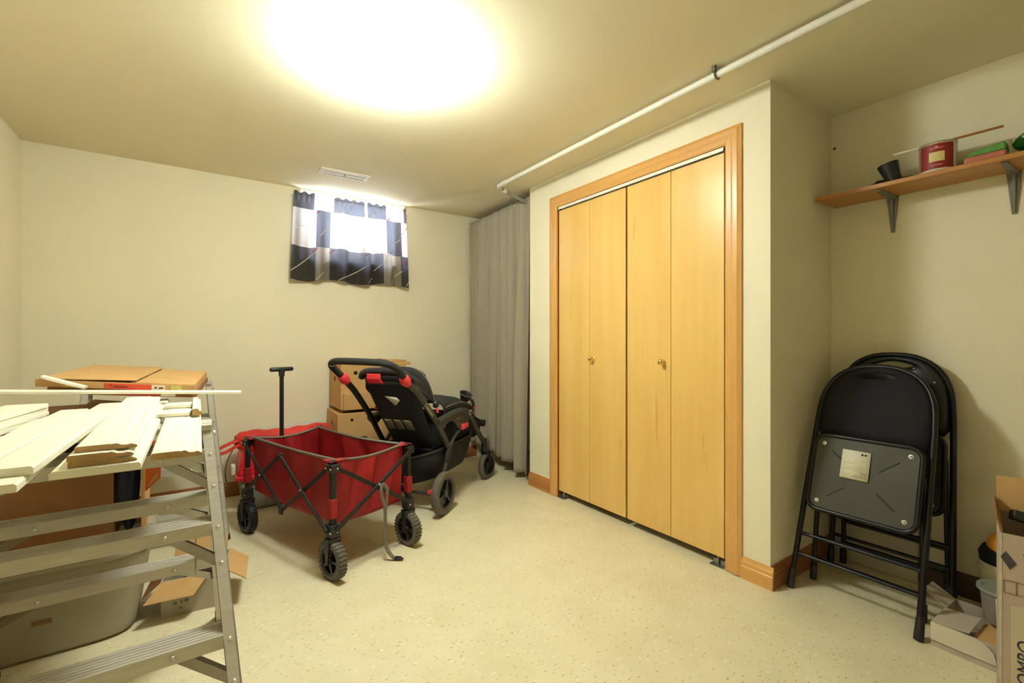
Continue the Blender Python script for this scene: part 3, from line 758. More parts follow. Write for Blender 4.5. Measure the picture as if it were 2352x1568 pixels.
# ------------------------------------------------------------------ wagon
def wheel(root, c, r, w, ax, tire_m, hub_m, spokes=5, name='wheel', tread=0):
    """wheel around the local axis ax through c"""
    ax = Vector(ax).normalized(); M = axes(c, (0, 0, 1), ax.cross(Vector((0, 0, 1))))
    a = w / 2; ri = r * .74
    prof = [(ri, -a), (r - .008, -a), (r - .002, -a * .7), (r, 0), (r - .002, a * .7), (r - .008, a), (ri, a)]
    t = MB().lathe(prof, 40, 0, M, closed=True)
    if tread:
        for i in range(tread):
            t.add([], [])
            Mr = M @ Matrix.Rotation(2 * math.pi * i / tread, 4, 'Z')
            t.box(r - .004, r + .0022, -r * .055, r * .055, -a * .92, a * .92, 0, Mr)
    w_o = t.build(name, tire_m, root, smooth=40)
    h = MB().lathe([(ri * .86, -a * .8), (ri + .001, -a * .9), (ri + .001, a * .9), (ri * .86, a * .8)], 36, 0, M, closed=True)
    h.lathe([(0, -a * 1.05), (r * .17, -a * 1.05), (r * .2, -a * .8), (r * .2, a * .8), (r * .17, a * 1.05), (0, a * 1.05)], 18, 0, M)
    h.lathe([(r * .15, -a * .12), (ri * .9, -a * .12), (ri * .9, a * .12), (r * .15, a * .12)], 30, 0, M, closed=True)
    for i in range(spokes):
        Mr = M @ Matrix.Rotation(2 * math.pi * i / spokes + .3, 4, 'Z')
        h.box(r * .12, ri * .92, -r * .07, r * .07, -a * .75, a * .75, 0, Mr)
    h.build('hub', hub_m, w_o, smooth=30)
    return w_o

wg = thing('folding_wagon', 'red folding wagon with black frame and grey edging', 'wagon', (.5935, 2.708, 0), R(-71.3))
LX, LY, ZT, ZK = .435, .225, .545, .235
for sx in (-1, 1):
    for sy in (-1, 1):
        x, y = sx * LX, sy * LY
        MB().box(x - .012, x + .012, y - .012, y + .012, ZK - .03, ZT - .006).build('corner_post', M_BLACK, wg, bevel=.002)
        b = MB(); b.box(x - .026, x + .026, y - .024, y + .024, ZK - .035, ZK + .022); b.build('lower_joint', M_PLAST, wg, bevel=.004)
        b = MB(); b.box(x - .028, x + .028, y - .022, y + .022, ZT - .045, ZT - .006); b.build('top_joint', M_PLAST, wg, bevel=.004)
        rv = MB()
        for dx, dy, z in ((.018, sy * .0225, ZT - .027), (-.02, sy * .0225, ZT - .027), (.02, sy * .0245, ZK - .01), (-.02, sy * .0245, ZK - .01)):
            rv.lathe([(0, .003), (.004, .002), (.005, -.001)], 8, 0, axes((x + dx, y + dy, z), (1, 0, 0), (0, 0, -sy)))
        for dy, z in ((0, ZT - .027), (0, ZK - .01)):
            rv.lathe([(0, .003), (.004, .002), (.005, -.001)], 8, 0, axes((x + sx * .0275, y + dy - sy * .008, z), (0, 1, 0), (0, 0, sx)))
        rv.build('joint_rivets', M_RIVET, wg)
        MB().box(x - .017, x + .017, y - .017, y + .017, .285, .375).build('red_sleeve', M_RED, wg, bevel=.005)
        # fork
        b = MB(); b.box(x - .02, x + .02, y - .034, y + .034, .178, .196)
        for s in (-1, 1): b.hexa([(x - .010, y + s * .030 - .003, .078), (x + .010, y + s * .030 - .003, .078), (x + .010, y + s * .030 + .003, .078), (x - .010, y + s * .030 + .003, .078)],
                                 [(x - .019, y + s * .030 - .003, .18), (x + .019, y + s * .030 - .003, .18), (x + .019, y + s * .030 + .003, .18), (x - .019, y + s * .030 + .003, .18)])
        b.tube([(x, y, .19), (x, y, .21)], .014, 12); b.tube([(x, y - .034, .09), (x, y + .034, .09)], .005, 8)
        b.build('wheel_fork', M_PLAST, wg, bevel=.002)
        wheel(wg, (x, y, .0915), .0885, .044, (0, 1, 0), M_RUB if sx > 0 else M_PLAST, M_PLAST, 5, 'wheel', 30)
        # fabric corner gusset at the rim
        k = [(x + sx * .018, y + sy * .018), (x - sx * .075, y + sy * .012), (x + sx * .010, y - sy * .075)]
        MB().add([(a, c, ZT + .002) for a, c in k] + [(a, c, ZT + .005) for a, c in k], [(0, 1, 2), (5, 4, 3), (0, 1, 4, 3), (1, 2, 5, 4), (2, 0, 3, 5)]).build('corner_gusset', M_RED, wg)
        MB().box(x - .018, x + .018, y - .011, y + .011, ZT + .004, ZT + .009).build('corner_cap', M_PLAST, wg, bevel=.002)
# scissor bars: long sides two crosses, short sides one
def scissor(p, q_, m=M_BLACK): MB().bar(p, q_, .010, .020).build('scissor_bar', m, wg, bevel=.002)
for sy in (-1, 1):
    y0 = sy * (LY + .018); y1 = sy * (LY + .030)
    scissor((-LX, y0, ZT - .02), (0, y0, ZK - .005)); scissor((-LX, y1, ZK - .005), (0, y1, ZT - .03))
    scissor((0, y1, ZT - .03), (LX, y1, ZK - .005)); scissor((0, y0, ZK - .005), (LX, y0, ZT - .02))
    for z in (ZT - .03, ZK - .005):
        MB().box(-.016, .016, y0 - .012, y1 + .012, z - .02, z + .014).build('centre_joint', M_PLAST, wg, bevel=.003)
    rv = MB()
    for x in (-.21, .21): rv.lathe([(0, .004), (.005, .002), (.006, -.003)], 8, 0, axes((x, y1 + sy * .005, .38), (1, 0, 0), (0, 0, -sy)))
    rv.build('cross_rivets', M_RIVET, wg)
for sx in (-1, 1):
    x0 = sx * (LX + .020); x1 = sx * (LX + .032)
    scissor((x0, -LY, ZT - .02), (x0, LY, ZK)); scissor((x1, -LY, ZK), (x1, LY, ZT - .02))
MB().lathe([(0, .005), (.007, .003), (.008, -.004)], 10, 0, axes((LX + .040, .01, .388), (0, 1, 0), (0, 0, 1))).build('cross_rivet', M_RIVET, wg)
# tub
def tub_wall(t, v):
    """t around the rim 0..1 counter-clockwise, v 0 rim .. 1 floor"""
    s = t * 4; k = int(s) % 4; f = s - int(s)
    hx, hy = LX - .022, LY - .022
    C = [(-hx, -hy), (hx, -hy), (hx, hy), (-hx, hy)]
    a, c = C[k], C[(k + 1) % 4]
    x, y = a[0] + (c[0] - a[0]) * f, a[1] + (c[1] - a[1]) * f
    m = math.sin(math.pi * f)
    nx, ny = (0, 1) if k == 0 else (-1, 0) if k == 1 else (0, -1) if k == 2 else (1, 0)
    fold = .016 * math.sin(f * 17 + k * 2.1 + v * 2.3) * math.sin(math.pi * min(1, v * 1.05)) * m + .008 * math.sin(f * 41 + v * 5) * v * (1 - v) * 3 * m
    ins = .012 * m * (1 - v) + fold + .012 * v
    z = ZT + .003 - (.012 if k % 2 == 0 else .024) * m * (1 - v) ** 3
    zb = .242 - .012 * m
    return (x + nx * ins, y + ny * ins, z + (zb - z) * v)
tb = MB().grid(tub_wall, 160, 16)
tb.build('fabric_tub', M_RED, wg, smooth=80, solid=.004)
MB().grid(lambda u, v: ((LX - .036) * (2 * u - 1), (LY - .036) * (2 * v - 1), .243 - .02 * math.sin(math.pi * u) * math.sin(math.pi * v)), 24, 14).build('tub_floor', mat('dark_red_floor', (120, 18, 20), .7, var=.1), wg, smooth=80, solid=.006)
MB().tube([tub_wall(i / 120, 0) for i in range(120)], .0062, 8, closed=True, flat=1.3).build('grey_edging', M_TAPE, wg, smooth=60)
# handle
hxx = -LX - .055
b = MB(); b.box(hxx - .016, hxx + .016, -.016, .016, .22, .50); b.build('handle_sleeve', M_BLACK, wg, bevel=.002)
MB().tube([(hxx, 0, .25), (hxx, 0, .905)], .0125, 12).build('handle_pole', M_BLACK, wg, smooth=60)
b = MB(); b.tube([(hxx, -.072, .93), (hxx, -.066, .93), (hxx, .066, .93), (hxx, .072, .93)], [.008, .0135, .0135, .008], 14); b.tube([(hxx, 0, .93), (hxx, 0, .885)], [.02, .016], 12)
b.build('handle_grip', M_PLAST, wg, smooth=50)
MB().bar((hxx, 0, .235), (-LX - .02, 0, .235), .03, .03).build('handle_hinge', M_PLAST, wg)
# hanging webbing strap with a buckle
xs = LX + .048
p1 = [(xs, .018, .395), (xs + .006, .008, .37), (xs + .004, .012, .33), (xs + .002, .032, .27), (xs + .001, .036, .20), (xs + .004, .034, .12), (xs + .010, .038, .065), (xs + .03, .058, .020), (xs + .045, .070, .010)]
p2 = [(xs, .018, .395), (xs + .002, .046, .36), (xs + .001, .047, .31), (xs - .001, .040, .25)]
for p in (p1, p2):
    mb = MB()
    # smooth the strap path
    pts = []
    for i in range(len(p) - 1):
        a0 = Vector(p[max(i - 1, 0)]); a = Vector(p[i]); c = Vector(p[i + 1]); c1 = Vector(p[min(i + 2, len(p) - 1)])
        for k in range(6):
            t = k / 6; pts.append(.5 * ((2 * a) + (c - a0) * t + (2 * a0 - 5 * a + 4 * c - c1) * t * t + (3 * a - a0 - 3 * c + c1) * t ** 3))
    pts.append(Vector(p[-1])); o = 0
    for i, q_ in enumerate(pts):
        s = .010; mb.v += [q_ + Vector((0, -s * .9, -s * .3)), q_ + Vector((0, s * .9, s * .3))]
    for i in range(len(pts) - 1): mb.f.append([2 * i, 2 * i + 1, 2 * i + 3, 2 * i + 2]); mb.m.append(0)
    mb.build('strap', M_TAPE, wg, smooth=80, solid=.0025)
b = MB(); b.box(-.016, .016, -.012, .012, -.004, .006, 0, Matrix.Translation((xs + .05, .075, .012)) @ Matrix.Rotation(R(35), 4, 'Z')); b.box(-.004, .028, -.008, .008, -.003, .004, 0, Matrix.Translation((xs + .05, .075, .010)) @ Matrix.Rotation(R(35), 4, 'Z'))
b.build('strap_buckle', M_PLAST, wg, bevel=.002)

# ------------------------------------------------------------------ stroller
sr_ = thing('double_stroller', 'black tandem stroller with red clamps and a folded canopy', 'stroller', (1.132, 2.868, 0), R(36.3))
def spline(p, k=6):
    out = []
    for i in range(len(p) - 1):
        a0 = Vector(p[max(i - 1, 0)]); a = Vector(p[i]); c = Vector(p[i + 1]); c1 = Vector(p[min(i + 2, len(p) - 1)])
        for j in range(k):
            t = j / k; out.append(.5 * ((2 * a) + (c - a0) * t + (2 * a0 - 5 * a + 4 * c - c1) * t * t + (3 * a - a0 - 3 * c + c1) * t ** 3))
    return out + [Vector(p[-1])]
hp = [(-.352, -.212, .888), (-.40, -.216, .930), (-.445, -.205, .965), (-.478, -.165, .985), (-.49, -.09, .991), (-.49, .10, .994), (-.48, .175, .988), (-.452, .212, .965), (-.405, .216, .930), (-.358, .212, .892)]
MB().tube(spline(hp, 6), .0195, 14).build('foam_handle', mat('worn_foam', (46, 45, 40), .85, var=.15, scale=30, bump=.2, bscale=120), sr_, smooth=60)
MB().tube(arc((-.468, .192, .9785), .0206, 0, 360, 14, (.6, -.75, .0), (.5, .3, .8)), .0018, 6).build('handle_scuff', M_PAPER, sr_)
for s in (-1, 1):
    y = s * .212
    b = MB().tube([(-.372, y, .905), (-.358, y, .893), (-.336, y, .872), (-.318, y, .855)], [.021, .030, .030, .020], 12)
    b.lathe([(0, .03), (.016, .028), (.02, .018), (.02, -.02), (0, -.03)], 14, 0, axes((-.343, y, .874), (1, 0, 0), (0, 0, 1)))
    b.build('handle_clamp', M_CORAL, sr_, smooth=40)
    pp = spline([(-.33, s * .214, .866), (-.237, s * .225, .80), (-.12, s * .235, .685), (-.03, s * .243, .588), (.05, s * .25, .485), (.118, s * .25, .396)], 5)
    MB().tube(pp, .0165, 12, flat=1.25).build('push_pole', M_GREYPL if s < 0 else M_BLACK, sr_, smooth=60)
    st_ = spline([(.325, s * .25, .505), (.22, s * .25, .462), (.13, s * .25, .392), (.075, s * .25, .29), (.03, s * .25, .19), (.0, s * .25, .137)], 5)
    MB().tube(st_, .013, 12).build('rear_strut', M_GREYPL, sr_, smooth=60)
    MB().tube([(.135, s * .25, .41), (.10, s * .25, .345), (.085, s * .25, .305)], [.021, .022, .017], 12).build('strut_joint', M_PLAST, sr_, smooth=60)
    fl = spline([(-.04, s * .252, .592), (.06, s * .254, .606), (.18, s * .255, .618), (.30, s * .255, .618), (.40, s * .255, .592), (.475, s * .255, .535), (.575, s * .255, .435), (.675, s * .255, .345), (.735, s * .255, .295)], 5)
    MB().tube(fl, [.022 if i < 24 else .019 for i in range(len(fl))], 12).build('front_arch', M_GREYPL, sr_, smooth=60)
    o = [(-.045, .575), (.0, .545), (.04, .545), (.075, .565), (.13, .575), (.18, .56), (.215, .53), (.25, .50), (.39, .50), (.425, .535), (.445, .565), (.40, .600), (.30, .624), (.18, .624), (.06, .612), (-.03, .60)]
    MB().prism(o, (0, s * .245, 0), (0, s * .263, 0), (1, 0, 0), (0, 0, 1)).build('arch_plate', M_GREYPL, sr_, bevel=.003)
    b = MB(); b.box(.285, .335, s * .266 - .014, s * .266 + .014, .485, .525); b.box(.338, .385, s * .266 - .012, s * .266 + .012, .488, .522)
    b.build('frame_lock', M_CORAL, sr_, bevel=.008)
    wheel(sr_, (0, s * .275, .1365), .1345, .044, (0, 1, 0), M_RUB, M_PLAST, 3, 'rear_wheel')
    MB().tube([(0, s * .235, .1365), (0, s * .262, .1365)], .03, 14).build('axle_boss', M_PLAST, sr_)
    wheel(sr_, (.79, s * .25, .108), .106, .040, (.16, 1, 0), M_RUB, M_PLAST, 3, 'front_wheel')
    b = MB().tube([(.735, s * .25, .335), (.735, s * .25, .235)], [.022, .026], 14)
    b.bar((.735, s * .25, .24), (.775, s * .25, .226), .062, .024)
    for q_ in (-1, 1): b.bar((.775, s * .25 + q_ * .028, .232), (.79, s * .25 + q_ * .028, .10), .005, .030)
    b.build('wheel_fork', M_PLAST, sr_, bevel=.003)
    MB().box(.728, .742, s * .25 - s * .0 - .006, s * .25 + .006, .333, .342).build('fork_button', M_CORAL, sr_, bevel=.002)
_t = Vector((.70, -.05, -.71)).normalized(); _n = Vector((-.5, -.80, -.44)); _n = (_n - _t * _n.dot(_t)).normalized()
text('frame_text', 'Contours', .030, mat('silver_print', (196, 192, 176), .5, var=0), axes(Vector((-.128, -.2345, .693)) + _n * .0235, _t, _n.cross(_t)), sr_)
text('emblem', 'C', .05, MATS['silver_print'], axes((.400, -.2785, .585), (1, 0, 0), (0, 0, 1)), sr_)
MB().box(.21, .28, -.2638, -.263, .568, .576).build('faint_print', mat('dim_print', (130, 128, 120), .5, var=0), sr_)
MB().tube([(0, -.25, .12), (0, .25, .12)], .010, 12).build('rear_axle', M_GREYPL, sr_, smooth=60)
MB().box(-.035, .012, -.235, -.175, .128, .150).build('brake_pedal', M_CORAL, sr_, bevel=.006)
# rear seat: reclined back, its outside towards the room
Tp, Bp = Vector((-.245, 0, .905)), Vector((.085, 0, .40)); dn = (Bp - Tp).normalized(); nr = Vector((dn.z, 0, -dn.x)); Ls = (Bp - Tp).length
def pc(w, l, n=0.0): return Tp + dn * (l * Ls) + Vector((0, w, 0)) + nr * n
def back_pt(u, v):
    a = u * 2 - 1
    hw_ = .185 - .03 * v
    if v < .16: hw_ *= math.sqrt(max(0.0, 1 - ((.16 - v) / .16) ** 2 * .35))
    k = (1 - abs(a) ** 6)
    return pc(a * hw_, v, .018 * k + .012 * math.sin(math.pi * v) - .03 * abs(a) ** 8)
mb = MB().grid(back_pt, 26, 26)
mb.build('seat_back', M_BLKFAB, sr_, smooth=80, solid=.05, offset=-1)
MB().tube(spline([pc(-.175, .05, -.0), pc(-.15, -.005, -.004), pc(-.08, -.03, -.006), pc(.08, -.03, -.006), pc(.15, -.005, -.004), pc(.175, .05, 0)], 6), .02, 10).build('seat_back_rim', M_BLKFAB2, sr_, smooth=60)
b = MB().grid(lambda u, v: pc(.105 - .095 * u - (.008 * v if u > .5 else -.004 * v), -.03 + .105 * v, .034 + .004 * math.sin(math.pi * v) - (.012 if v < .2 else 0)), 8, 6)
b.build('red_patch', M_CORAL, sr_, smooth=60, solid=.004)
MB().add([pc(.03, .24, .034), pc(-.05, .25, .034), pc(-.068, .29, .034), pc(-.022, .365, .034)], [(0, 1, 2, 3)]).build('white_tag', M_PAPER, sr_, solid=.001)
for w0, w1 in ((.115, .055), (.045, -.015), (-.025, -.085)):
    MB().add([pc(w0, .56, .0335), pc(w1, .56, .0335), pc(w1 - .012, .70, .0335), pc(w0 - .012, .70, .0335)], [(0, 1, 2, 3)]).build('warning_label', mat('grey_label', (112, 106, 90), .7, var=.2, scale=50), sr_, solid=.001)
    MB().add([pc(w0 - .008, .566, .0345), pc(w1 + .01, .566, .0345), pc(w1 + .009, .578, .0345), pc(w0 - .009, .578, .0345)], [(0, 1, 2, 3)]).build('label_heading', M_PAPER, sr_)
    pr = MB()
    for i in range(6): pr.add([pc(w0 - .012 - .001 * i, .60 + i * .016, .0345), pc(w1 + .006, .60 + i * .016, .0345), pc(w1 + .006, .605 + i * .016, .0345), pc(w0 - .012 - .001 * i, .605 + i * .016, .0345)], [(0, 1, 2, 3)])
    o_ = pr.build('label_print', M_INKG, sr_); o_['kind'] = 'stuff'
MB().grid(lambda u, v: pc(.15 - .30 * u, 1.0 + .22 * v, .02 - .10 * v * v), 8, 6).build('back_skirt', M_BLKFAB, sr_, smooth=80, solid=.012)
MB().box(-.035, .035, -.05, .03, .395, .41, 0, Matrix.Translation((.06, 0, 0)) @ Matrix.Rotation(R(20), 4, 'Y')).build('red_seat_tab', mat('dull_red_webbing', (170, 60, 34), .8, var=.1), sr_, bevel=.004)
# folded rear canopy: pleated arcs that turn about one pivot line
def can_pt(u, v):
    th = R(150 - 34 * v); a = math.pi * u
    Rr = .285 + .016 * math.sin(v * math.pi * 6) - .012 * v
    cs, sn = math.cos(a), math.sin(a)
    w = .205 * (1 if cs > 0 else -1) * abs(cs) ** .55; k = Rr * sn ** .55
    return (.015 + math.cos(th) * k, -w, .70 + math.sin(th) * k)
MB().grid(can_pt, 40, 36).build('rear_canopy', M_BLKFAB2, sr_, smooth=50, solid=.006)
for v in (.0, .5, 1.0):
    MB().tube([can_pt(i / 30, v) for i in range(31)], .0045, 8).build('canopy_piping', M_TAPE if v == 1.0 else M_BLKFAB, sr_, smooth=60)
MB().grid(lambda u, v: Vector(can_pt(.32 + .36 * u, 1.0)) + Vector((.10 * v, 0, -.015 * v - .03 * v * v)), 14, 6).build('canopy_visor', M_BLKFAB, sr_, smooth=60, solid=.004)
MB().add([(-.13, -.04, .925), (-.06, -.05, .955), (.03, -.09, .90), (-.01, -.15, .84)], [(0, 1, 2, 3)]).build('clear_window_flap', mat('pale_vinyl', (188, 190, 150), .3, var=.03), sr_, solid=.002)
for s in (-1, 1):
    MB().lathe([(0, .012), (.022, .010), (.026, 0), (.026, -.012), (0, -.012)], 16, 0, axes((.015, s * .215, .70), (1, 0, 0), (0, 0, -s))).build('canopy_pivot', M_PLAST, sr_, smooth=40)
    MB().bar((.0, s * .226, .675), (-.003, s * .235, .645), .010, .016).build('red_pivot_clip', M_CORAL, sr_, bevel=.003)
# lower rear seat and basket
MB().hexa([(.10, -.16, .36), (.34, -.16, .36), (.34, .16, .36), (.10, .16, .36)], [(.06, -.185, .55), (.36, -.185, .50), (.36, .185, .50), (.06, .185, .55)]).build('rear_seat', M_BLKFAB, sr_, bevel=.03)
def bask(u, v):
    """u around, v from rim to floor"""
    a = 2 * math.pi * u; e = .38
    cx_, sy_ = math.cos(a), math.sin(a)
    X_ = (1 if cx_ > 0 else -1) * abs(cx_) ** e; Y_ = (1 if sy_ > 0 else -1) * abs(sy_) ** e
    k = 1 - .28 * v ** 2.2
    z = (.395 if X_ > -.9 else .395) - .06 * max(0, -X_) * (1 - abs(Y_)) - .18 * v
    return (.29 + .35 * X_ * k - .02 * v, .222 * Y_ * (1 - .10 * v ** 2), z)
b = MB().grid(bask, 56, 10)
b.grid(lambda u, v: tuple(Vector(bask(u, 1)).lerp(Vector((.27, 0, .212)), v)), 56, 4)
b.build('storage_basket', M_BLKFAB, sr_, smooth=70, solid=.004)
MB().tube([bask(i / 56, 0) for i in range(56)], .011, 8, closed=True).build('basket_rim', M_BLKFAB2, sr_, smooth=60)
# front seat with its folded canopy
MB().hexa([(.34, -.18, .37), (.74, -.18, .37), (.74, .18, .37), (.34, .18, .37)], [(.18, -.20, .635), (.70, -.20, .54), (.70, .20, .54), (.18, .20, .635)]).build('front_seat', M_BLKFAB, sr_, bevel=.035)
def can2(u, v):
    a = math.pi * u; cs, sn = math.cos(a), math.sin(a)
    x = .14 + .46 * v; hz = (.135 - .05 * v) * (math.sin(math.pi * min(1, .12 + v * .86)) ** .3) + .008 * math.sin(v * math.pi * 7)
    return (x, -.205 * (1 if cs > 0 else -1) * abs(cs) ** .5, .60 - .02 * v + hz * sn ** .5)
MB().grid(can2, 34, 36).build('front_canopy', M_BLKFAB2, sr_, smooth=50, solid=.008)
MB().tube(spline([(.15, -.215, .66), (.30, -.217, .668), (.45, -.215, .655), (.56, -.212, .62)], 5), .0035, 8).build('canopy_piping', M_TAPE, sr_, smooth=60)
MB().tube(spline([(.615, -.205, .545), (.63, -.205, .60), (.62, -.195, .645), (.575, -.17, .665)], 6), .011, 12).build('tray_bar', M_GREYPL, sr_, smooth=60)
MB().box(.605, .628, -.224, -.214, .585, .60).build('bar_button', M_CORAL, sr_, bevel=.002)
CUPM = Matrix.Translation((.555, -.16, .655)) @ Matrix.Rotation(R(-12), 4, 'Y') @ Matrix.Rotation(R(22), 4, 'X')
cup = MB().lathe([(0, 0), (.032, 0), (.047, .052), (.052, .055), (.047, .057), (.043, .052), (.030, .006), (0, .006)], 24, 0, CUPM)
co = cup.build('cup_holder', M_PLAST, sr_, smooth=40)
MB().tube([CUPM @ Vector((.049 * math.cos(t * math.pi / 14), .049 * math.sin(t * math.pi / 14), .057)) for t in range(28)], .003, 8, closed=True).build('cup_rim', M_TAPE, co, smooth=60)
MB().hexa([(.72, -.17, .33), (.84, -.17, .35), (.84, .17, .35), (.72, .17, .33)], [(.70, -.18, .52), (.86, -.18, .46), (.86, .18, .46), (.70, .18, .52)]).build('leg_rest', M_BLKFAB, sr_, bevel=.02)
MB().tube([(.885, -.19, .425), (.885, .19, .425)], .028, 14).build('foot_roll', M_BLKFAB, sr_, smooth=60)

# ------------------------------------------------------------------ cartons stacked by the back wall
def hole(root, c, n, up, w, h, round_=False):
    ex = Vector(up).cross(Vector(n)).normalized(); ey = Vector(up); c = Vector(c) + Vector(n) * .0008
    if round_: pts = [c + ex * w / 2 * math.cos(t * math.pi / 10) + ey * h / 2 * math.sin(t * math.pi / 10) for t in range(20)]
    else: pts = [c + ex * a * w / 2 + ey * d * h / 2 for a, d in ((-1, -1), (1, -1), (1, 1), (-1, 1))]
    k = len(pts); return MB().add(pts, [list(range(k))]).build('hand_hole', M_DARK, root, solid=.0006)
def banana(label, loc, rz_, w, d, h, lid, front_holes, side_hole):
    root = thing('cardboard_box', label, 'box', loc, rz_, 'brown cartons stacked by the back wall')
    a, c = w / 2, d / 2
    MB().box(-a, a, -c, c, 0, h).build('carton_body', M_CARD, root, bevel=.006)
    if lid:
        z = h - lid
        b = MB(); t = .007
        b.box(-a - t, a + t, -c - t, -c - .001, z, h + .004); b.box(-a - t, -a - .001, -c, c + t, z, h + .004); b.box(a + .001, a + t, -c, c + t, z, h + .004); b.box(-a - t, a + t, c + .001, c + t, z, h + .004)
        b.build('carton_lid', M_CARD, root, bevel=.002)
    for x, z, w_, h_, rd in front_holes: hole(root, (x, -c - (.0075 if lid and z > h - lid else 0), z), (0, -1, 0), (0, 0, 1), w_, h_, rd)
    if side_hole: hole(root, (-a - (.0075 if lid else 0), 0, side_hole), (-1, 0, 0), (0, 0, 1), .03, .035)
    return root
G = R(-2)
banana('lowest brown carton of the stack behind the stroller', (1.11, 3.60, 0), G, .54, .38, .29, 0, [(-.12, .20, .035, .02, False)], .18)
banana('brown carton with a round hole at mid height of the stack behind the stroller', (1.11, 3.60, .292), G, .54, .38, .285, 0, [(-.17, .235, .022, .022, True)], .20)
bt = banana('topmost brown carton with lid and hand holes, behind the stroller', (1.125, 3.605, .60), R(-1), .53, .37, .34, 0, [(-.16, .27, .028, .028, True), (-.16, .138, .04, .012, False)], .22)
b = MB(); b.hexa([(-.250, -.206, .002), (.250, -.206, .002), (.250, -.186, .002), (-.250, -.186, .002)], [(-.250, -.214, .125), (.250, -.214, .125), (.250, -.187, .125), (-.250, -.187, .125)])
b.build('front_flange', M_CARD, bt, bevel=.002)
hole(bt, (-.13, -.2115, .070), (0, -1, .0), (0, -.065, 1), .032, .03)
MB().box(.10, .262, -.10, .12, .341, .352).build('folded_lid_flap', M_CARD, bt, bevel=.003)
MB().tube([(.10, -.1, .352), (.10, .12, .352)], .008, 8).build('flap_roll', M_CARD2, bt)

# ------------------------------------------------------------------ red lidded tote and red bag by the back wall
tt = thing('red_lidded_tote', 'cloudy plastic tote with a tall red lid by the back wall', 'tote', (.46, 3.55, 0))
MB().hexa([(-.21, -.13, 0), (.21, -.13, 0), (.21, .13, 0), (-.21, .13, 0)], [(-.235, -.15, .215), (.235, -.15, .215), (.235, .15, .215), (-.235, .15, .215)]).build('tote_body', M_CLEAR, tt, bevel=.02)
b = MB(); b.box(-.258, .258, -.168, .168, .205, .238); b.build('lid_rim', M_REDPL, tt, bevel=.010)
MB().hexa([(-.245, -.155, .235), (.245, -.155, .235), (.245, .155, .235), (-.245, .155, .235)], [(-.225, -.135, .36), (.225, -.135, .36), (.225, .135, .36), (-.225, .135, .36)]).build('lid_top', M_REDPL, tt, bevel=.012)
for x in (-.262, .262): MB().box(x - .012, x + .012, -.05, .03, .225, .285).build('lid_latch', M_PAPER, tt, bevel=.004)
for i in range(4): MB().box(-.2 + i * .125, -.18 + i * .125, -.149, -.143, .02, .19).build('body_rib', M_CLEAR, tt, bevel=.003)
bgr = thing('red_carry_bag', 'bright red nylon carry bag with a strap loop, on the red-lidded tote', 'bag', (.50, 3.58, .363))
def rb(u, v):
    a = 2 * math.pi * v; x = -.30 + .62 * u
    e = min(1.0, (u * 14) ** .5, ((1 - u) * 30) ** .5)
    h = .058 + .008 * u + .006 * math.sin(u * 9); w = .07 + .005 * math.sin(u * 13)
    s, c = math.sin(a), math.cos(a)
    return (x, w * e * (1 if c > 0 else -1) * abs(c) ** .7, .066 + h * e * (1 if s > 0 else -1) * abs(s) ** .8 + .004 * math.sin(u * 30 + a))
MB().grid(rb, 44, 28).build('bag_body', M_REDBAG, bgr, smooth=70)
def ribbon(name, pts, wv, m, root, th=.002):
    pts = spline(pts, 6); mb = MB(); wv = Vector(wv)
    for p in pts: mb.v += [p - wv, p + wv]
    for i in range(len(pts) - 1): mb.f.append([2 * i, 2 * i + 1, 2 * i + 3, 2 * i + 2]); mb.m.append(0)
    return mb.build(name, m, root, smooth=80, solid=th)
ribbon('strap_loop', [(-.27, -.05, .085), (-.32, -.06, .07), (-.375, -.06, .045), (-.40, -.06, .02), (-.385, -.06, .008), (-.34, -.06, .018), (-.29, -.06, .045), (-.26, -.06, .06)], (0, .012, .008), M_REDBAG, bgr)
ribbon('black_cord', [(-.30, -.065, .04), (-.335, -.085, -.03), (-.35, -.12, -.10), (-.345, -.13, -.16)], (.003, 0, 0), M_PLAST, bgr)
MB().tube([rb(0.02, i / 24) for i in range(24)], .004, 6, closed=True).build('end_seam', mat('dark_red_seam', (150, 26, 22), .7, var=0), bgr)
tag(MB().hexa([(.35, 3.752, .0), (.80, 3.752, .0), (.80, 3.762, .0), (.35, 3.762, .0)], [(.35, 3.772, .470), (.80, 3.772, .500), (.80, 3.782, .500), (.35, 3.782, .470)]).build('white_sheet', M_WHITE, origin=(.57, 3.75, 0)), 'white board edge showing behind the bright red bag', 'board')

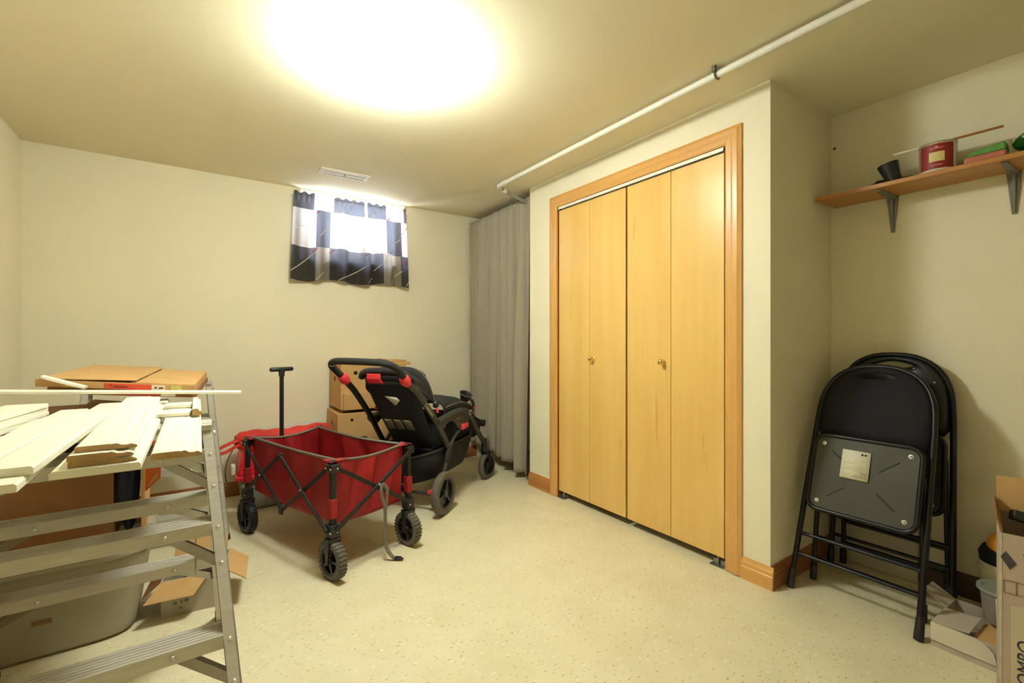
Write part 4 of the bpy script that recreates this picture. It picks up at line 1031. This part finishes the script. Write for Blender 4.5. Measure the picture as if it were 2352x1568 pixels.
# ------------------------------------------------------------------ stepladders used as trestles
def ladder(label, xc, ztop, feet_f, feet_r, ytop, hw0, hw1, zs, braces):
    root = thing('step_ladder', label, 'ladder', (xc, ytop, 0))
    def rail(s, y0, hwb, hwt, yt, name):
        p0 = Vector((s * hwb, y0 - ytop, .004)); p1 = Vector((s * hwt, yt - ytop, ztop))
        z = (p1 - p0).normalized(); x = Vector((1, 0, 0)); x = (x - z * x.dot(z)).normalized(); y = z.cross(x)
        b = MB(); A = .030; D = .052; t = .0035
        def part_(x0, x1, y0_, y1_):
            c = [(x0, y0_), (x1, y0_), (x1, y1_), (x0, y1_)]
            b.hexa([p0 + x * i + y * j for i, j in c], [p1 + x * i + y * j for i, j in c])
        o = s * A / 2
        part_(min(o, o - s * t), max(o, o - s * t), -D / 2, D / 2)
        part_(-A / 2, A / 2, -D / 2, -D / 2 + t); part_(-A / 2, A / 2, D / 2 - t, D / 2)
        r_ = b.build(name, M_ALU, root)
        MB().bar(p0 + Vector((0, 0, -.003)), p0 + z * .02, A + .006, D + .006, (0, 1, 0)).build('rubber_foot', M_PLAST, r_)
        return p0, p1, z
    for side, y0 in (('front', feet_f), ('rear', feet_r)):
        yt = ytop + (-.022 if side == 'front' else .022) ; fr_ = -1 if side == 'front' else 1
        k0 = hw0 if side == 'front' else hw0 - .022
        ends = {}
        for s in (-1, 1): ends[s] = rail(s, y0, k0, hw1, yt, side + '_rail')
        for z in zs:
            f = z / ztop; hw_ = k0 + (hw1 - k0) * f - .013; y = y0 + (yt - y0) * f - ytop
            b = MB(); t = .003; d = .040
            b.box(-hw_, hw_, y - d, y + d, z - t, z)
            b.box(-hw_, hw_, y - d, y - d + t, z - .036, z - t); b.box(-hw_, hw_, y + d - t, y + d, z - .030, z - t)
            for i in range(5): b.box(-hw_, hw_, y - .030 + i * .013, y - .026 + i * .013, z, z + .0015)
            tr_ = b.build('tread', M_ALU, root)
            for s in (-1, 1):
                c = (s * (hw_ - .11), y - d - .0005, z - .018)
                MB().lathe([(0, .006), (.004, .005), (.006, .002), (.006, -.001)], 10, 0, axes(c, (1, 0, 0), (0, 0, 1))).build('rivet', M_RIVET, tr_, smooth=50)
                p0, p1, zz = ends[s]; q_ = p0 + (p1 - p0) * f
                for dz in (-.018, -.105):
                    qq = p0 + (p1 - p0) * max(0, (z + dz) / ztop) + Vector((0, -.0275, 0)) 
                    MB().lathe([(0, .005), (.0045, .004), (.006, .001), (.006, -.001)], 10, 0, axes(qq, (1, 0, 0), (0, 0, 1))).build('rivet', M_RIVET, tr_, smooth=50)
                if z > .2:
                    e0 = Vector((s * (hw_ - .10), y - d * .6, z - .030)); e1 = p0 + (p1 - p0) * ((z - .105) / ztop) + Vector((-s * .008, -.012, 0))
                    MB().bar(e0, e1, .024, .004, (0, 1, 0)).build('brace', M_STEEL, tr_)
                    MB().bar(e0 + Vector((0, .03, 0)), e1 + Vector((0, .025, 0)), .018, .004, (0, 1, 0)).build('brace', M_STEEL, tr_)
    # top platform of two channels
    b = MB()
    b.box(-hw1 - .012, hw1 + .012, -.062, -.004, ztop - .008, ztop + .012); b.box(-hw1 - .012, hw1 + .012, .004, .062, ztop - .008, ztop + .012)
    b.build('top_plate', M_ALU, root, bevel=.002)
    for s in (-1, 1):
        MB().lathe([(0, .010), (.012, .008), (.014, .002), (.014, -.006), (0, -.006)], 14, 0, axes((s * (hw1 + .014), 0, ztop - .03), (0, 1, 0), (0, 0, 1)) @ Matrix.Translation((0, 0, .001 * s))).build('hinge', M_RIVET, root, smooth=40)
        MB().bar((s * (hw1 - .03), (feet_f - ytop) * .45, ztop * .55), (s * (hw1 - .03), (feet_r - ytop) * .45, ztop * .55), .004, .018).build('spreader', M_STEEL, root)
    return root
LX0 = -.235
ladder('aluminium stepladder under the near ends of the white boards, with wide treads', LX0, .835, 1.30, 2.16, 1.80, .335, .262, (.325, .582, .775), True)
ladder('aluminium stepladder beyond the tall brown carton, by the red wagon', -.205, .865, 3.02, 3.50, 3.20, .342, .262, (.17, .42, .67), True)

# ------------------------------------------------------------------ boards on the ladders
PR_FLAT = lambda w, t: [(-w / 2, 0), (w / 2, 0), (w / 2, t * .75), (w / 2 - .004, t), (-w / 2 + .004, t), (-w / 2, t * .75)]
def PR_COL(w, t):
    """baseboard moulding lying on its back, the shaped edge to the right"""
    return [(-w / 2, 0), (w / 2, 0), (w / 2, t * .35), (w * .46, t * .55), (w * .40, t * .72), (w * .34, t * .60), (w * .24, t * .66), (w * .16, t * 1.0), (w * .08, t * .92), (w * .02, t), (-w / 2 + .003, t), (-w / 2, t * .8)]
def board(label, near, far, prof, group='primed white boards on the stepladder', end=M_MDF, name='primed_board'):
    near, far = Vector(near), Vector(far); d = (far - near).normalized()
    xd = d.cross(Vector((0, 0, 1))).normalized(); yd = xd.cross(d)
    mb = MB().prism(prof, near, far, xd, yd); mb.m = [1, 1] + [0] * (len(mb.f) - 2)
    o = mb.build(name, [M_TRIM, end], origin=near, smooth=25)
    return tag(o, label, 'board', group)
ZL = .8485
def zb(y, lay=0.0): return ZL + .012 * (y - 1.8) + lay
board('moulded white board at the outer edge of the ladder, beside its rail', (-.038, 1.31, zb(1.31)), (-.036, 2.20, zb(2.2)), PR_COL(.096, .016))
board('wide white board under the stack of moulded pieces on the ladder', (-.168, 1.245, zb(1.245)), (-.165, 2.36, zb(2.36)), PR_FLAT(.14, .0155), end=M_TRIM)
for i, (x, y0, y1, w) in enumerate(((-.160, 1.262, 2.18, .108), (-.163, 1.258, 2.17, .104), (-.157, 1.28, 2.16, .100))):
    board(('lowest', 'middle', 'topmost')[i] + ' of three moulded white boards stacked on the wide one', (x, y0, zb(y0, .0165 + i * .0125)), (x - .005, y1, zb(y1, .0165 + i * .0125)), PR_COL(w, .012))
board('broad white board underneath the two smooth ones on the ladder', (-.345, 1.185, zb(1.185)), (-.345, 2.02, zb(2.02)), PR_FLAT(.155, .016), end=M_TRIM)
board('smooth white board on the broad one, next to the moulded stack', (-.296, 1.245, zb(1.245, .0165)), (-.254, 2.20, zb(2.2, .0165)), PR_FLAT(.075, .016), end=M_TRIM)
board('smooth white board on the broad one, next to the leftover stack of four', (-.379, 1.235, zb(1.235, .0165)), (-.336, 2.08, zb(2.08, .0165)), PR_FLAT(.073, .016), end=M_TRIM)
for i in range(4):
    board(('bottom', 'second', 'third', 'top')[i] + ' board of the slanted stack of four near the wall', (-.590 - .004 * (i % 2), 1.30 + .02 * i, zb(1.3, .013 * i)), (-.462 + .003 * (i % 2), 2.14 + .006 * (i % 3), zb(2.14, .013 * i)), PR_FLAT(.105, .0125), end=M_TRIM)
board('long thin white strip laid crosswise over all the boards', (.150, 2.195, .893), (-.80, 2.235, .953), PR_FLAT(.048, .011), end=M_TRIM)
board('short white strip across the moulded edge board, farther one', (-.012, 2.075, zb(2.07, .0175)), (-.092, 2.085, zb(2.08, .0175)), PR_FLAT(.075, .012), end=M_TRIM)
board('short white strip across the moulded edge board, lying by the ladder top', (-.016, 1.875, zb(1.88, .0175)), (-.098, 1.89, zb(1.89, .0175)), PR_FLAT(.085, .012), end=M_TRIM)
board('narrow notched white piece along the outer edge of the boards', (.000, 1.83, zb(1.83, .0175)), (-.001, 2.16, zb(2.16, .0175)), PR_COL(.026, .022))

# ------------------------------------------------------------------ flat cartons on top
FL, FR, BR, BL = Vector((-.474, 2.30, .979)), Vector((-.008, 2.30, .930)), Vector((.043, 2.90, .949)), Vector((-.41, 2.90, .996))
def fq(u, v, dz=0.0): return FL.lerp(FR, u).lerp(BL.lerp(BR, u), v) + Vector((0, 0, dz))
def slab(name, root, u0, u1, v0, v1, d0, d1, m, lift=0.0):
    k = [(u0, v0), (u1, v0), (u1, v1), (u0, v1)]; L_ = [0, lift, lift, 0]
    return MB().hexa([fq(a, c, d0 + l) for (a, c), l in zip(k, L_)], [fq(a, c, d1 + l) for (a, c), l in zip(k, L_)]).build(name, m, root, bevel=.001)
f1 = thing('flat_carton', 'flat brown carton with a red label strip, uppermost on the pile', 'box')
slab('carton_slab', f1, .0, 1.0, 0, 1, -.030, -.004, M_CARD)
slab('lid_half', f1, .02, .60, .0, 1.0, -.003, .001, M_CARD, .008)
slab('lid_half', f1, .56, 1.0, .005, 1.0, -.004, -.001, M_CARD)
def strip_on(name, u0, u1, d0, d1, m):
    n = Vector((0, -.0012, 0)); MB().hexa([fq(u0, 0, d0), fq(u1, 0, d0), fq(u1, 0, d0) + n, fq(u0, 0, d0) + n], [fq(u0, 0, d1), fq(u1, 0, d1), fq(u1, 0, d1) + n, fq(u0, 0, d1) + n]).build(name, m, f1)
strip_on('red_label', .40, .70, -.029, -.008, mat('orange_red_label', (236, 88, 56), .6, var=.06))
strip_on('white_label', .70, .79, -.027, -.009, M_PAPER)
strip_on('yellow_label', .83, .905, -.026, -.007, mat('yellow_green_label', (222, 212, 120), .6, var=.1, scale=60))
strip_on('yellow_sticker', .165, .24, -.028, -.014, mat('mustard_label', (220, 176, 70), .6, var=.05))
n = Vector((0, -.002, 0))
for u0, u1, d in ((.43, .445, -.014), (.455, .545, -.018), (.72, .735, -.017), (.75, .78, -.018)):
    MB().hexa([fq(u0, 0, d - .004) + n, fq(u1, 0, d - .004) + n, fq(u1, 0, d - .004) + n * 1.2, fq(u0, 0, d - .004) + n * 1.2], [fq(u0, 0, d + .002) + n, fq(u1, 0, d + .002) + n, fq(u1, 0, d + .002) + n * 1.2, fq(u0, 0, d + .002) + n * 1.2]).build('label_print', mat('brick_ink', (150, 56, 40), .6, var=0), f1)
f2 = thing('flat_carton', 'flat brown carton with a darker red label, below the uppermost one', 'box')
b = slab('carton_slab', f2, .06, 1.01, .015, 1.0, -.055, -.032, M_CARD2)
n2 = Vector((0, -.001, 0))
MB().hexa([fq(.45, .015, -.053) + n2, fq(.74, .015, -.053) + n2, fq(.74, .015, -.053), fq(.45, .015, -.053)], [fq(.45, .015, -.036) + n2, fq(.74, .015, -.036) + n2, fq(.74, .015, -.036), fq(.45, .015, -.036)]).build('dark_red_label', mat('crimson_label', (186, 40, 40), .6, var=.05), f2)
MB().hexa([fq(.76, .015, -.053) + n2, fq(.86, .015, -.053) + n2, fq(.86, .015, -.053), fq(.76, .015, -.053)], [fq(.76, .015, -.038) + n2, fq(.86, .015, -.038) + n2, fq(.86, .015, -.038), fq(.76, .015, -.038)]).build('white_label', M_PAPER, f2)
pw = [fq(.05, -.03, .004), fq(.30, -.05, -.028)]
board('short white offcut leaning on the label side of the flat cartons', pw[0], pw[1], PR_FLAT(.035, .010), 'primed white boards on the stepladder', M_TRIM)

# ------------------------------------------------------------------ grey tote and tall carton under the boards
bn = thing('storage_bin', 'large grey plastic storage bin on the floor behind the ladder treads', 'bin', (-.49, 2.47, 0))
def binpt(u, v):
    o = rounded(1, 1, .0001); a = 2 * math.pi * u; e = .30
    c, s = math.cos(a), math.sin(a); X_ = (1 if c > 0 else -1) * abs(c) ** e; Y_ = (1 if s > 0 else -1) * abs(s) ** e
    k = 1 - .13 * (1 - v) - (.05 * (1 - v / .06) if v < .06 else 0)
    return (.335 * X_ * k, .255 * Y_ * k, .315 * v)
b = MB().grid(binpt, 72, 16)
b.grid(lambda u, v: tuple(Vector(binpt(u, 0)).lerp(Vector((0, 0, .0)), v)), 72, 3)
b.build('bin_wall', M_BIN, bn, smooth=60, solid=.004)
MB().tube([Vector(binpt(i / 72, 1.0)) * 1.0 for i in range(72)], .012, 8, closed=True).build('bin_rim', M_BIN, bn, smooth=60)
b = MB().grid(lambda u, v: tuple((Vector((binpt(u, 1)[0], binpt(u, 1)[1], 0)) * (1.03 * (1 - v) + .0)) + Vector((0, 0, .328 + .018 * min(1, v * 6)))), 72, 8)
b.build('bin_lid', M_BIN, bn, smooth=60, solid=.004)
for x0, x1, z0, z1, m_ in ((-.22, .012, .135, .185, mat('green_grey_label', (112, 114, 92), .6, var=.2)), (.012, .082, .115, .185, M_PAPER), (.022, .072, .122, .142, mat('tan_label', (150, 108, 66), .6, var=0))):
    y_ = -.2455 if m_ is not MATS['tan_label'] else -.2475
    MB().hexa([(x0, y_ + .012, z0), (x1, y_ + .012, z0), (x1, y_ + .014, z0), (x0, y_ + .014, z0)], [(x0, y_ + .004, z1), (x1, y_ + .004, z1), (x1, y_ + .006, z1), (x0, y_ + .006, z1)]).build('bin_label', m_, bn)
tl = thing('tall_carton', 'tall dark brown carton with a hand hole standing on the storage bin', 'box', (-.505, 2.52, .352))
carton(tl, .49, .48, .475, M_CARD2, M_CARD)
flap(tl, (.245, .24, .475), (.245, -.24, .475), (-.12, 0, .02), M_CARD)
hole(tl, (.135, -.24, .36), (0, -1, 0), (0, 0, 1), .042, .085)
MB().box(-.24, .24, -.235, .235, .470, .474).build('inner_lid', M_CARD2, tl)
sd = thing('cardboard_sheet', 'upright cardboard sheet with an orange panel beside the tall carton', 'cardboard', (-.175, 2.42, .352))
MB().box(-.004, .004, -.13, .15, 0, .43).build('sheet', M_CARDIN, sd)
MB().hexa([(.006, -.10, .16), (.055, -.115, .21), (.055, -.110, .21), (.006, -.095, .16)], [(.006, -.10, .36), (.060, -.115, .36), (.060, -.110, .36), (.006, -.095, .36)]).build('orange_panel', mat('orange_card', (230, 116, 54), .6, var=.05), sd)
MB().hexa([(.012, -.104, .175), (.045, -.1165, .215), (.045, -.114, .215), (.012, -.101, .175)], [(.012, -.104, .187), (.045, -.1165, .235), (.045, -.114, .235), (.012, -.101, .187)]).build('pale_stripe', M_CARDIN, sd)
def lump(u, v):
    a = 2 * math.pi * u; ph = math.pi * v; k = 1 + .18 * math.sin(3 * a + 4 * v) + .1 * math.sin(7 * a - 6 * v)
    return (-.222 + .030 * math.sin(ph) * math.cos(a) * k, 2.36 + .085 * math.sin(ph) * math.sin(a) * k, .358 + .21 * (1 - math.cos(ph)))
tag(MB().grid(lump, 28, 20).build('navy_jacket', M_BLUE, smooth=70, origin=(-.222, 2.36, .355)), 'dark navy cloth stuffed between the tall carton and the cardboard sheet', 'jacket')

# small printed box with open flaps on the floor
sb_ = thing('small_open_box', 'small pale printed box with open brown flaps behind the ladder feet', 'box', (.004, 2.395, 0), R(-7))
carton(sb_, .22, .22, .145, mat('grey_printed_card', (186, 176, 152), .7, var=.05), M_CARD)
flap(sb_, (-.11, -.11, .145), (.05, -.11, .145), (-.045, -.06, -.05), M_CARD)
flap(sb_, (.11, .11, .145), (.11, -.11, .145), (.075, -.045, -.035), M_CARD)
flap(sb_, (-.11, -.11, .145), (-.11, .11, .145), (-.06, .0, -.055), M_CARD2)
flap(sb_, (-.10, .112, .145), (.10, .112, .145), (0, .04, .06), M_CARD)
pr = MB()
for x, z, w, h in ((-.07, .055, .012, .010), (-.045, .055, .007, .012), (-.033, .058, .014, .012), (-.05, .036, .01, .005)):
    pr.box(x, x + w, -.1112, -.1103, z - .01, z - .01 + h)
for z, x0, x1 in ((.085, -.06, -.005), (.112, -.045, -.02)): pr.box(x0, x1, -.1112, -.1103, z - .012, z - .009)
o_ = pr.build('box_print', M_INKG, sb_); o_['kind'] = 'stuff'
lc = thing('tin_can', 'small round tin with a shiny lid inside the small open box', 'tin', (.02, 2.40, .005))
MB().lathe([(0, 0), (.068, 0), (.068, .15), (.070, .152), (.070, .158), (.064, .158), (.062, .153), (0, .153)], 32).build('tin_body', M_STEEL, lc, smooth=40)
